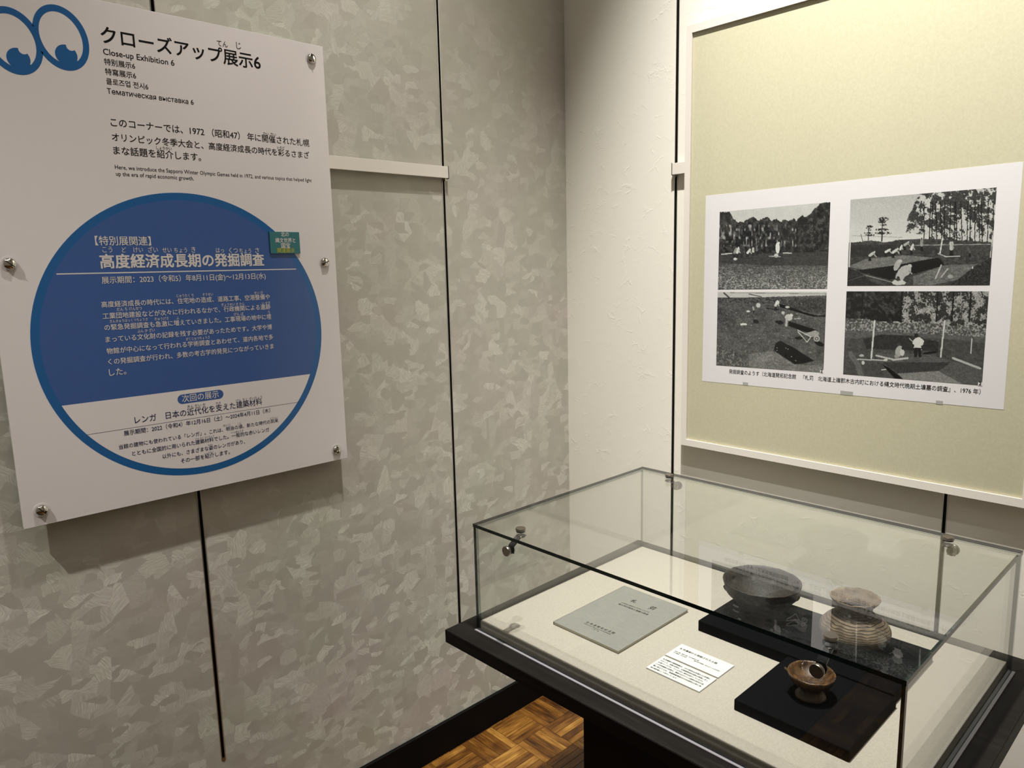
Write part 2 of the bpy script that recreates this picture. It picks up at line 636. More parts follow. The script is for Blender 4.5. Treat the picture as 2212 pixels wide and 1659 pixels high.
struct(MB().box(XW, 0, YW - 0.1, YW, 0, ZC).build('wall_back', M_PLASTER))
struct(MB().box(XW - 0.1, XW, YW - 0.1, 0.1, 0, ZC).build('wall_entrance', M_PLASTER))
struct(MB().box(XW, 0.1, YW, 0.1, ZC, ZC + 0.1).build('ceiling', M_CEIL))
floor = struct(MB().box(XW - 0.1, 0.1, YW - 0.1, 0.1, -0.06, -0.009).build('floor', plain('dark_subfloor', srgb(30, 20, 12), 0.8)))
BH = 0.1095
struct(MB().box(XW, 0, -0.012, 0, 0, BH, 0.0015).build('baseboard_left', M_BASEB))
struct(MB().box(-0.012, 0, YW, -0.012, 0, BH, 0.0015).build('baseboard_right', M_BASEB))
struct(MB().box(XW, -0.012, YW, YW + 0.012, 0, BH).build('baseboard_back', M_BASEB))
struct(MB().box(XW, XW + 0.012, YW + 0.012, -0.012, 0, BH).build('baseboard_entrance', M_BASEB))

# parquet: square tiles of five strips, direction alternating tile by tile
TS = 0.1308
GX0, GY0 = -0.1690, -0.0135
N_ST = 5


def strip_geo(x0, x1, y0, y1, along_x):
    g = 0.0006
    x0, x1, y0, y1 = x0 + g, x1 - g, y0 + g, y1 - g
    c = 0.0006
    v = [(x0, y0, -0.009), (x1, y0, -0.009), (x1, y1, -0.009), (x0, y1, -0.009),
         (x0, y0, -c), (x1, y0, -c), (x1, y1, -c), (x0, y1, -c),
         (x0 + c, y0 + c, 0), (x1 - c, y0 + c, 0), (x1 - c, y1 - c, 0), (x0 + c, y1 - c, 0)]
    f = [(8, 9, 10, 11)]
    for a in range(4):
        b = (a + 1) % 4
        f.append((a, b, b + 4, a + 4))
        f.append((a + 4, b + 4, b + 8, a + 8))
    gr = [(p[0], p[1], 0) if along_x else (p[1], p[0], 0) for p in v]
    return v, f, gr


def add_attrs(me, gr, shade):
    a = me.attributes.new('grain', 'FLOAT_VECTOR', 'POINT')
    a.data.foreach_set('vector', [c for p in gr for c in p])
    a = me.attributes.new('shade', 'FLOAT', 'POINT')
    a.data.foreach_set('value', shade)


rest_v, rest_f, rest_g, rest_s = [], [], [], []
near = []
ix_ = -1
for i in range(-2, 34):
    for j in range(-1, 34):
        tx1 = GX0 - i * TS
        tx0 = tx1 - TS
        ty1 = GY0 - j * TS
        ty0 = ty1 - TS
        along_x = (i + j) % 2 == 1
        for q in range(N_ST):
            if along_x:
                x0, x1 = tx0, tx1
                y0, y1 = ty0 + q * TS / N_ST, ty0 + (q + 1) * TS / N_ST
            else:
                x0, x1 = tx0 + q * TS / N_ST, tx0 + (q + 1) * TS / N_ST
                y0, y1 = ty0, ty1
            x0, x1 = max(x0, XW), min(x1, -0.001)
            y0, y1 = max(y0, YW), min(y1, -0.001)
            if x1 - x0 < 0.004 or y1 - y0 < 0.004:
                continue
            v, f, gr = strip_geo(x0, x1, y0, y1, along_x)
            if 0 <= i <= 6 and j <= 5:
                near.append((v, f, gr))
            else:
                n0 = len(rest_v)
                rest_v += v
                rest_g += gr
                rest_s += [random.random()] * len(v)
                rest_f += [tuple(n0 + a for a in ff) for ff in f]
for v, f, gr in near:
    cx_ = sum(p[0] for p in v) / len(v)
    cy_ = sum(p[1] for p in v) / len(v)
    o = mesh_obj('parquet_strip', [(p[0] - cx_, p[1] - cy_, p[2]) for p in v], f, M_PARQ)
    add_attrs(o.data, gr, [0.0] * len(v))
    o.location = (cx_, cy_, 0)
    o.parent = floor
o = mesh_obj('parquet_strip_field', rest_v, rest_f, M_PARQ, floor)
add_attrs(o.data, rest_g, rest_s)
o['kind'] = 'stuff'

struct(MB().box(XW + 0.012, -1.25, -0.795, -0.0125, 0.0003, 0.0060, 0.002).build('trim_11', plain('added_mat_black', srgb(12, 11, 11), 0.8)))  # added unseen mat: gives the front pane something dark to reflect

# ------------------------------------------------------------------ display table
HT, TT = 0.6395, 0.0350
table = thing('display_table', 'low black wooden display table with a block pedestal in the room corner', 'table', (-0.43, -0.90, 0))
pts = [(-0.003, -0.317), (-0.8575, -0.334), (-0.8485, -1.4745), (-0.003, -1.4745)]
b2 = bmesh.new()
lo = [b2.verts.new((x, y, HT - TT)) for x, y in pts]
hi = [b2.verts.new((x, y, HT)) for x, y in pts]
b2.faces.new(lo)
b2.faces.new(hi[::-1])
for a in range(4):
    b = (a + 1) % 4
    b2.faces.new((lo[a], hi[a], hi[b], lo[b]))
bmesh.ops.recalc_face_normals(b2, faces=b2.faces[:])
bmesh.ops.bevel(b2, geom=b2.edges[:], offset=0.0012, segments=2, affect='EDGES')
mb = MB()
mb.add(b2)
mb.build('tabletop', M_WOOD, table)
MB().box(-0.750, -0.10, -1.084, -0.716, -0.0908, HT - TT, 0.002).build('pedestal', M_BASEB, table)

# ------------------------------------------------------------------ cream display board
board = MB().box(-0.7915, -0.0935, -1.4095, -0.4005, HT + 0.0003, HT + 0.025, 0.0015).build('display_board', M_BOARD)
tag(board, 'cream cloth covered board lying inside the glass case', 'board')
ZT = HT + 0.025

# ------------------------------------------------------------------ glass case
GX_0, GX_1, GY_0, GY_1, GZ = -0.8012, -0.0850, -1.4200, -0.3942, 0.9288
GT = 0.0085
case = thing('glass_case', 'clear glass display case standing on the black table over the pottery', 'display case', (-0.443, -0.907, HT))


def pane(name, x0, x1, y0, y1, z0, z1, edge):
    v = [(x, y, z) for x in (x0, x1) for y in (y0, y1) for z in (z0, z1)]
    f = [(0, 1, 3, 2), (4, 6, 7, 5), (0, 4, 5, 1), (2, 3, 7, 6), (0, 2, 6, 4), (1, 5, 7, 3)]
    dims = [x1 - x0, x1 - x0, y1 - y0, y1 - y0, z1 - z0, z1 - z0]
    thin = min(dims)
    mi = [0 if d == thin else 1 for d in dims]
    return mesh_obj(name, v, f, [M_GLASS, edge], case, midx=mi)


pane('top_pane', GX_0, GX_1, GY_0, GY_1, GZ - GT, GZ, M_EDGE)
pane('side_pane', GX_0 + 0.001, GX_0 + 0.001 + GT, GY_0 + 0.001, GY_1 - 0.001, HT + 0.0005, GZ - GT - 0.0004, M_EDGE)
pane('side_pane', GX_1 - 0.001 - 0.006, GX_1 - 0.001, GY_0 + 0.001, GY_1 - 0.001, HT + 0.0005, GZ - GT - 0.0004, M_EDGE2)
pane('side_pane', GX_0 + GT + 0.0014, GX_1 - GT - 0.0014, GY_0 + 0.001, GY_0 + 0.001 + GT, HT + 0.0005, GZ - GT - 0.0004, M_EDGE)
pane('side_pane', GX_0 + GT + 0.0014, GX_1 - GT - 0.0014, GY_1 - 0.001 - GT, GY_1 - 0.001, HT + 0.0005, GZ - GT - 0.0004, M_EDGE2)
MB().box(GX_0 - 0.0060, GX_0 + 0.0004, GY_0 - 0.004, GY_1, HT, HT + 0.0035, 0.0006).build('sill_strip', M_STRIP, case)['label'] = 'white sill strip along the front'
MB().box(GX_0 + 0.0008, GX_1, GY_0 - 0.0060, GY_0 + 0.0004, HT, HT + 0.0035, 0.0006).build('sill_strip', M_STRIP, case)['label'] = 'pale sill strip along the right side'


def corner_clip(yc, xs, sgn):
    """bracket inside the case, a screwed knob above the top pane and one outside the side pane"""
    zt_, kz = GZ - GT, 0.8925
    xt = xs + sgn * 0.0440
    xi = xs + sgn * (GT + 0.001)
    wd = 0.0088
    prof = [(xt + sgn * 0.010, zt_ - 0.0005), (xt - sgn * 0.008, zt_ - 0.0005), (xi + sgn * 0.0015, kz + 0.0105),
            (xi + sgn * 0.0005, kz + 0.009), (xi + sgn * 0.0005, kz - 0.009), (xi + sgn * 0.003, kz - 0.009),
            (xi + sgn * 0.003, kz + 0.0075), (xt - sgn * 0.0065, zt_ - 0.003), (xt + sgn * 0.010, zt_ - 0.003)]
    mb = MB().poly([(x, yc - wd, z) for x, z in prof], depth=(0, 2 * wd, 0))
    br = mb.build('corner_clip', M_GUN, case)
    k1 = MB().lathe([(0, 0), (0.0118, 0), (0.0126, 0.0008), (0.0126, 0.0058), (0.0118, 0.0068), (0, 0.0068)],
                    (xt, yc, GZ + 0.0028), 'z', 36).build('knob', M_STEEL, br, True)
    MB().lathe([(0, 0), (0.0112, 0), (0.0112, 0.0027), (0, 0.0027)], (xt, yc, GZ + 0.0001), 'z', 28).build('washer', M_RUBBER, br)
    MB().lathe([(0, 0), (0.0112, 0), (0.0112, 0.0036), (0, 0.0036)], (xt, yc, zt_ - 0.0042), 'z', 28).build('washer', M_RUBBER, br)
    ax = '-x' if sgn > 0 else 'x'
    MB().lathe([(0, 0), (0.0112, 0), (0.0112, 0.0027), (0, 0.0027)], (xs + sgn * 0.0009, yc, kz), ax, 28).build('washer', M_RUBBER, br)
    MB().lathe([(0, 0), (0.0118, 0), (0.0126, 0.0008), (0.0126, 0.0058), (0.0118, 0.0068), (0, 0.0068)],
               (xs - sgn * 0.0018, yc, kz), ax, 36).build('knob', M_STEEL, br, True)
    MB().lathe([(0, 0), (0.0105, 0), (0.0105, 0.003), (0.006, 0.0045), (0, 0.0045)],
               (xi + sgn * 0.0002, yc, kz), 'x' if sgn > 0 else '-x', 28).build('inner_disc', M_STEEL if sgn < 0 else M_RUBBER, br, True)


for yc in (-0.5240, -1.2840):
    corner_clip(yc, GX_0, 1)
    corner_clip(yc + (-0.002 if yc > -1 else 0), GX_1, -1)

# ------------------------------------------------------------------ black risers
ra_ = MB().box(-0.449, -0.208, -1.292, -0.834, ZT + 0.0003, ZT + 0.0275, 0.0018).build('riser_block', M_BLKBD)
tag(ra_, 'long black riser block carrying the two larger pots at the back', 'display block', 'black riser blocks in the case')
rb_ = MB().box(-0.6835, -0.4495, -1.2980, -1.0665, ZT + 0.0003, ZT + 0.0240, 0.0018).build('riser_block', M_BLKBD)
tag(rb_, 'square black riser block under the small footed bowl at the front', 'display block', 'black riser blocks in the case')

# table and its contents scaled about the camera position so glass reflections match
TABLE_SCALE = 0.9453
TABLE_SHIFT = Vector((-0.1064, -0.0965, 0.0860))  # keeps the camera position fixed under the scaling


def scale_about_camera(o):
    o.location = Vector(o.location) * TABLE_SCALE + TABLE_SHIFT
    o.scale = (TABLE_SCALE,) * 3


# ------------------------------------------------------------------ text
TEXTS = []


def queue_text(key, s, p0, p1, axis_x, axis_u, normal, bold=0.0, height=None, res=3, stretch=1.0):
    """baseline from p0 to p1 (world), laid out flat on its surface"""
    TEXTS.append(dict(key=key, s=s, p0=Vector(p0), p1=Vector(p1), u=Vector(axis_u), n=Vector(normal), bold=bold,
                      height=height, res=res, stretch=stretch))


def flush_text(builds):
    curves = []
    for t in TEXTS:
        cu = bpy.data.curves.new('txt', 'FONT')
        cu.body = t['s']
        cu.size = 1.0
        cu.resolution_u = t['res']
        cu.fill_mode = 'FRONT'
        ob = bpy.data.objects.new('txt', cu)
        COL.objects.link(ob)
        curves.append(ob)
    bpy.context.view_layer.update()
    dg = bpy.context.evaluated_depsgraph_get()
    acc = {}
    for t, ob in zip(TEXTS, curves):
        me = bpy.data.meshes.new_from_object(ob.evaluated_get(dg))
        n = len(me.vertices)
        if n:
            co = np.empty(n * 3, dtype=np.float64)
            me.vertices.foreach_get('co', co)
            co = co.reshape(-1, 3)
            x0, x1 = co[:, 0].min(), co[:, 0].max()
            d = t['p1'] - t['p0']
            sc = d.length / max(1e-6, x1 - x0)
            sy = t['height'] if t['height'] else sc * t['stretch']
            dx = d.normalized()
            u = t['u']
            W0 = (np.array(t['p0'])[None, :] + ((co[:, 0] - x0) * sc)[:, None] * np.array(dx)[None, :]
                 + (co[:, 1] * sy)[:, None] * np.array(u)[None, :])
            faces = [tuple(p.vertices) for p in me.polygons]
            V, F = acc.setdefault(t['key'], ([], []))
            bo = t['bold'] * sc * 0.55
            shifts = [(0, 0)] if bo <= 0 else [(-bo, -bo), (bo, -bo), (-bo, bo), (bo, bo), (0, 0)]
            for k_, (sx_, sz_) in enumerate(shifts):
                W = W0 + np.array(dx)[None, :] * sx_ + np.array(u)[None, :] * sz_ + np.array(t['n'])[None, :] * 0.00002 * k_
                base = sum(len(a) for a in V)
                V.append(W)
                F.extend([tuple(base + i for i in f) for f in faces])
        bpy.data.meshes.remove(me)
    for ob in curves:
        cu = ob.data
        bpy.data.objects.remove(ob)
        bpy.data.curves.remove(cu)
    for key, (V, F) in acc.items():
        name, mat, parent, label = builds[key]
        o = mesh_obj(name, np.concatenate(V).tolist(), F, mat, parent)
        if label:
            o['label'] = label
    TEXTS.clear()


# ------------------------------------------------------------------ booklet and caption cards
bk = thing('booklet', 'grey covered report booklet lying flat on the cream board', 'book', (-0.53, -0.657, ZT))
bx0, bx1, by0, by1 = -0.6765, -0.3815, -0.7625, -0.5525
MB().box(bx0 + 0.0015, bx1 - 0.0015, by0 + 0.0015, by1 - 0.001, ZT + 0.0005, ZT + 0.0074, 0.0005).build('page_block', M_PAGES, bk)
mb = MB().box(bx0, bx1, by0, by1, ZT + 0.0075, ZT + 0.0080).box(bx0, bx1, by0, by1, ZT + 0.0001, ZT + 0.0005)
mb.box(bx0, bx1, by1 - 0.0008, by1, ZT + 0.0001, ZT + 0.0080)
mb.build('cover', M_BOOKC, bk)
for i, (s, a, b, bold) in enumerate([("札", (-0.4506, -0.6233), (-0.4470, -0.6385), 0.03), ("苅", (-0.4506, -0.6830), (-0.4470, -0.6985), 0.03),
                        ("北海道上磯郡木古内町における", (-0.4737, -0.6116), (-0.4700, -0.6990), 0.0),
                        ("縄文時代晩期土壙墓の調査", (-0.4862, -0.6108), (-0.4825, -0.7045), 0.01),
                        ("北 海 道 開 拓 記 念 館", (-0.6227, -0.6147), (-0.6195, -0.7033), 0.01),
                        ("Historical Museum of Hokkaido", (-0.6310, -0.6157), (-0.6285, -0.6995), 0.0),
                        ("1 9 7 6", (-0.6390, -0.649), (-0.6375, -0.6686), 0.0)]):
    zz = ZT + 0.00812
    queue_text('book', s, (*a, zz), (*b, zz), None, (1, 0, 0), (0, 0, 1), bold, stretch=1.15)

CD = 0.0035
c1 = thing('caption_card', 'white caption card with a bold title, nearer to the glass case back', 'card', (-0.571, -0.914, ZT), 'caption cards on the cream board')
MB().box(-0.6055, -0.5368, -0.9840, -0.8452, ZT + 0.0003, ZT + CD, 0.0003).build('card_base', M_CARD, c1)
c2 = thing('caption_card', 'white caption card with six lines of small print, nearer to the case front', 'card', (-0.646, -0.914, ZT), 'caption cards on the cream board')
MB().box(-0.6812, -0.6118, -0.9841, -0.8460, ZT + 0.0003, ZT + CD, 0.0003).build('card_base', M_CARD, c2)
zz = ZT + CD + 0.00012
for s, a, b, bold in [("札苅遺跡から発掘された土器", (-0.5607, -0.854), (-0.5600, -0.9523), 0.035),
                      ("鉢形土器、壺形土器、台付浅鉢形土器", (-0.5783, -0.8524), (-0.5775, -0.9162), 0.03),
                      ("札苅遺跡（木古内町）", (-0.5849, -0.853), (-0.5845, -0.8889), 0.02),
                      ("縄文時代晩期（約3,000〜2,300年前）", (-0.5840, -0.908), (-0.5832, -0.9734), 0.02)]:
    queue_text('card1', s, (*a, zz), (*b, zz), None, (1, 0, 0), (0, 0, 1), bold, res=2, stretch=1.1)
xs_ = [-0.6265, -0.6360, -0.6455, -0.6550, -0.6650, -0.6749]
for xx, y1, s in zip(xs_, (-0.9755, -0.9755, -0.9692, -0.9758, -0.9765, -0.9219),
                     ["札苅遺跡の発掘調査は、1971(昭和46)年度から3年間に",
                      "わたって、当館(当時は、北海道開拓記念館)が実施しまし",
                      "た(第1テーマでも、アイヌ文化と資料を紹介しています)。",
                      "この学術調査の成果は、遺跡の広がりと土器群の研究の発",
                      "展に役立てられ、発掘調査報告は1976(昭和51)年に本",
                      "館の報告書として刊行しています。"]):
    queue_text('card2', s, (xx, -0.8526, zz), (xx + 0.0008, y1, zz), None, (1, 0, 0), (0, 0, 1), 0.035, res=2, stretch=1.2)
MB().box(-0.5415, -0.5411, -0.979, -0.850, zz - 0.0001, zz).build('rule_line', M_TAPE, c1)
MB().box(-0.6165, -0.6161, -0.979, -0.851, zz - 0.0001, zz).build('rule_line', M_TAPE, c2)
flush_text({'book': ('lettering', M_INK, bk, None), 'card1': ('lettering', M_INK, c1, None), 'card2': ('lettering', M_INK, c2, None)})


# ------------------------------------------------------------------ pots
def pot(name, prof, centre, mat, seg=112, wob=0.0, rim_n=0, rim_amp=0.0, tilt=None, extra=None, parent=None, yaw=0.0):
    """turned pot: closed profile (outer from foot to rim, then inner back down), slightly uneven"""
    rnd = random.Random(len(name) * 7 + seg)
    ph = [rnd.uniform(0, 6.28) for _ in range(8)]
    hmax = max(h for _, h in prof)
    # refine the profile
    pr = []
    for (r0, h0), (r1, h1) in zip(prof, prof[1:]):
        n = max(1, int(math.hypot(r1 - r0, h1 - h0) / 0.0035))
        for q in range(n):
            pr.append((r0 + (r1 - r0) * q / n, h0 + (h1 - h0) * q / n))
    pr.append(prof[-1])
    for _ in range(2):
        pr = [pr[0]] + [((a[0] + 2 * b[0] + c[0]) / 4, (a[1] + 2 * b[1] + c[1]) / 4)
                        for a, b, c in zip(pr, pr[1:], pr[2:])] + [pr[-1]]
    v, f = [], []
    for r, h in pr:
        for kk in range(seg):
            th = 2 * PI * kk / seg
            d = wob * (math.sin(2 * th + ph[0]) + 0.6 * math.sin(3 * th + ph[1]) + 0.3 * math.sin(5 * th + ph[2] + h * 60))
            rim = rim_amp * (max(0, h / hmax - 0.8) / 0.2) * (math.sin(rim_n * th + ph[3]) + 0.7 * math.sin((rim_n * 2 + 1) * th + ph[4])
                                                             + 0.8 * math.sin(3 * th + ph[5]))
            rr = max(0.0, r * (1 + d))
            x, y, z = rr * math.cos(th), rr * math.sin(th), h + rim
            if extra:
                x, y, z = extra(x, y, z, th, r, h)
            v.append((x, y, z))
    for a in range(len(pr) - 1):
        for kk in range(seg):
            k2 = (kk + 1) % seg
            f.append((a * seg + kk, a * seg + k2, (a + 1) * seg + k2, (a + 1) * seg + kk))
    o = mesh_obj(name, v, f, mat, None, smooth=True)
    rot = Matrix.Rotation(yaw, 4, 'Z')
    if tilt:
        rot = Matrix.Rotation(tilt[1], 4, Vector(tilt[0])) @ rot
    o.rotation_euler = rot.to_euler()
    low = min((rot @ vv_.co).z for vv_ in o.data.vertices)
    o.location = (centre[0], centre[1], centre[2] - low + 0.0002)
    return o


ZA = ZT + 0.0275
ZB = ZT + 0.0240


def knobs(x, y, z, th, r, h):
    # a low ridge with small lugs below the rim on the outside
    if 0.050 < h < 0.063 and r > 0.08:
        k_ = max(0.0, math.sin(th * 9 + 1.0)) ** 6
        s = 1 + 0.05 * k_
        x, y = x * s, y * s
    return x, y, z


bowl = pot('deep_bowl', [(0.0, 0.0), (0.040, 0.0), (0.050, 0.003), (0.060, 0.022), (0.074, 0.040), (0.086, 0.051), (0.0905, 0.056), (0.0885, 0.061),
                         (0.0925, 0.074), (0.0965, 0.083), (0.0955, 0.086), (0.0925, 0.085), (0.088, 0.072), (0.083, 0.056), (0.066, 0.034),
                         (0.048, 0.014), (0.025, 0.007), (0.0, 0.006)],
           (-0.3000, -0.9220, ZA), M_POT1, 120, 0.004, 14, 0.0004, extra=knobs)
tag(bowl, 'large dark grey earthenware bowl with a wide mouth on the long black block', 'bowl')

def squat(x, y, z, th, r, h):
    c_ = 0.0 if h < 0.118 else 0.0012 * max(0.0, math.sin(7 * th + 1) * math.sin(3.1 * th)) ** 2
    return x * 0.935, y * 0.935, z * 0.86 - c_


jar = pot('cord_marked_jar', [(0.0, 0.0), (0.022, 0.0), (0.045, 0.004), (0.066, 0.014), (0.0785, 0.029), (0.0815, 0.042), (0.078, 0.056),
                              (0.066, 0.071), (0.050, 0.083), (0.0405, 0.092), (0.0375, 0.099), (0.0405, 0.108), (0.049, 0.120), (0.0585, 0.131),
                              (0.0575, 0.1345), (0.054, 0.133), (0.045, 0.121), (0.036, 0.109), (0.033, 0.099), (0.037, 0.089), (0.060, 0.070),
                              (0.073, 0.045), (0.060, 0.016), (0.030, 0.008), (0.0, 0.007)],
          (-0.3020, -1.1550, ZA + 0.001), M_POT2, 128, 0.006, 11, 0.0006, tilt=((1, 0, 0), -0.035), extra=squat)
tag(jar, 'tan earthenware jar with a flared chipped rim and cord-marked round body', 'jar')


def scallop(x, y, z, th, r, h):
    if h > 0.046:
        s = 1 + 0.012 * math.sin(th * 36) * (h - 0.046) / 0.012
        x, y = x * s, y * s
    # one small pointed lug on the left of the rim
    d = abs((th - 2.10 + PI) % (2 * PI) - PI)
    if d < 0.10 and h > 0.050:
        q = (1 - d / 0.10)
        x, y, z = x * (1 + 0.15 * q), y * (1 + 0.15 * q), z + 0.006 * q
    return x, y, z


fb = pot('footed_bowl', [(0.0, 0.012), (0.014, 0.010), (0.0255, 0.003), (0.0305, 0.0), (0.0325, 0.001), (0.0325, 0.004), (0.0270, 0.010), (0.0215, 0.017),
                         (0.0205, 0.022), (0.026, 0.028), (0.036, 0.034), (0.0445, 0.041), (0.0475, 0.047), (0.0465, 0.051), (0.0490, 0.056),
                         (0.0480, 0.058), (0.0455, 0.057), (0.0425, 0.050), (0.036, 0.042), (0.022, 0.034), (0.0, 0.031)],
         (-0.5655, -1.1720, ZB), M_POT3, 144, 0.006, 9, 0.0004, extra=scallop)
tag(fb, 'small ochre footed bowl with a cracked interior on the square black block', 'bowl')

for o_ in (table, board, case, ra_, rb_, bk, c1, c2, bowl, jar, fb):
    scale_about_camera(o_)
fb.scale = (TABLE_SCALE * 0.965,) * 3

# ------------------------------------------------------------------ information panel on the left wall
PX0, PX1, PZ0, PZ1 = -1.6920, -0.9395, 1.0655, 2.1275
PF = -0.0352
pn = thing('information_panel', 'white acrylic exhibition panel with a big blue circle on the left wall', 'sign', (-1.316, PF, PZ0))
mb = MB().box(PX0, PX1, PF, PF + 0.0035, PZ0, PZ1, 0.0004, 1)
mb.build('acrylic_sheet', M_ACRYL, pn)
MB().box(PX0 + 0.0008, PX1 - 0.0008, PF + 0.0038, PF + 0.0145, PZ0 + 0.0008, PZ1 - 0.0008).build('backing_board', M_ACRED, pn)


def disc_pts(cx, cz, r, y, n=160, a0=0.0, a1=2 * PI):
    return [(cx + r * math.cos(a0 + (a1 - a0) * i / n), y, cz + r * math.sin(a0 + (a1 - a0) * i / n)) for i in range(n)]


def flat(name, pts, mat, parent, off):
    """thin printed film standing off the panel face by a fraction of a millimetre"""
    return MB().poly(pts, depth=(0, 0.00008, 0)).build(name, mat, parent)


CX, CZ, CR = -1.3168, 1.4396, 0.3233
CZ = 1.4287
RI = CR - 0.0162
YA = PF - 0.00015
flat('blue_ring', disc_pts(CX, CZ, CR, YA), M_BLUE, pn, 0)
flat('blue_disc', disc_pts(CX, CZ, RI, YA - 0.00012), M_NAVY, pn, 0)
za = 1.3085 - CZ
al = math.asin(za / RI)
seg_pts = [(CX + RI * math.cos(PI - al + (2 * al + PI) * i / 90), YA - 0.00024, CZ + RI * math.sin(PI - al + (2 * al + PI) * i / 90)) for i in range(91)]
flat('white_segment', seg_pts, M_ACRYL, pn, 0)
# pill behind the words
pr_ = []
px0, px1, pz = -1.3690, -1.2630, 1.2880
rr_ = 0.0110
for i in range(25):
    a = PI / 2 + PI * i / 24
    pr_.append((px0 + rr_ + rr_ * math.cos(a), YA - 0.00036, pz + rr_ * math.sin(a)))
for i in range(25):
    a = -PI / 2 + PI * i / 24
    pr_.append((px1 - rr_ + rr_ * math.cos(a), YA - 0.00036, pz + rr_ * math.sin(a)))
flat('heading_pill', pr_, M_NAVY, pn, 0)
MB().box(-1.5802, -1.0530, YA - 0.00026, YA - 0.00018, 1.5772, 1.5796).build('white_rule', M_WINK, pn)
MB().box(-1.5597, -1.0708, YA - 0.00036, YA - 0.00028, 1.2395, 1.2403).build('navy_rule', M_INKN, pn)

# pair of printed eyes
def ell(c, a, b, ang, y, n=72):
    ca, sa = math.cos(ang), math.sin(ang)
    return [(c[0] + a * math.cos(t) * ca - b * math.sin(t) * sa, y, c[1] + a * math.cos(t) * sa + b * math.sin(t) * ca)
            for t in [2 * PI * i / n for i in range(n)]]


eye = MB()
EY = PF - 0.00020
RC = (-1.5222, 2.0411)
for dx, dz in ((0.0, 0.0), (-0.0832, -0.0207)):
    c = (RC[0] + dx, RC[1] + dz)
    o_ = ell(c, 0.0612, 0.0482, math.radians(-80), EY)
    i_ = ell((c[0] - 0.0004, c[1]), 0.0487, 0.0371, math.radians(-78), EY)
    b2 = bmesh.new()
    vo = [b2.verts.new(p) for p in o_]
    vi = [b2.verts.new(p) for p in i_]
    for q in range(72):
        q2 = (q + 1) % 72
        b2.faces.new((vo[q], vo[q2], vi[q2], vi[q]))
    eye.add(b2)
    # pupil with a round bite at the upper right
    pc = (-1.5169 + dx, 2.0098 + dz)
    bc, br_ = (-1.5071 + dx, 2.0280 + dz), 0.0084
    pr0 = 0.0197
    dd = math.hypot(bc[0] - pc[0], bc[1] - pc[1])
    dirn = math.atan2(bc[1] - pc[1], bc[0] - pc[0])
    al0 = math.acos((pr0 ** 2 + dd ** 2 - br_ ** 2) / (2 * pr0 * dd))
    be0 = math.acos((br_ ** 2 + dd ** 2 - pr0 ** 2) / (2 * br_ * dd))
    pts = [(pc[0] + pr0 * math.cos(dirn + al0 + (2 * PI - 2 * al0) * i / 80), EY, pc[1] + pr0 * math.sin(dirn + al0 + (2 * PI - 2 * al0) * i / 80))
           for i in range(81)]
    pts += [(bc[0] + br_ * math.cos(dirn + PI + be0 - 2 * be0 * i / 24), EY, bc[1] + br_ * math.sin(dirn + PI + be0 - 2 * be0 * i / 24))
            for i in range(1, 24)]
    eye.poly([(x, y - 0.00005, z) for x, y, z in pts])
    # fillet where pupil and ring meet
    eye.poly([(x, y - 0.0001, z) for x, y, z in [(pc[0] - 0.010, EY, pc[1] - 0.0165), (pc[0] - 0.002, EY, pc[1] - 0.026), (pc[0] + 0.016, EY, pc[1] - 0.024), (pc[0] + 0.0195, EY, pc[1] - 0.008),
              (pc[0] + 0.010, EY, pc[1] - 0.006)]])
# bridges joining the two rings
mx_, mz_ = RC[0] - 0.0416, RC[1] - 0.0104
eye.poly([(x, y - 0.00015, z) for x, y, z in [(mx_ - 0.0085, EY, mz_ + 0.016), (mx_ - 0.0060, EY, mz_ + 0.0235), (mx_ + 0.0015, EY, mz_ + 0.0215), (mx_ + 0.0075, EY, mz_ - 0.014),
          (mx_ + 0.0075, EY, mz_ - 0.0225), (mx_ - 0.0010, EY, mz_ - 0.0205)]][::-1])
eye.build('eye_emblem', M_BLUE, pn)

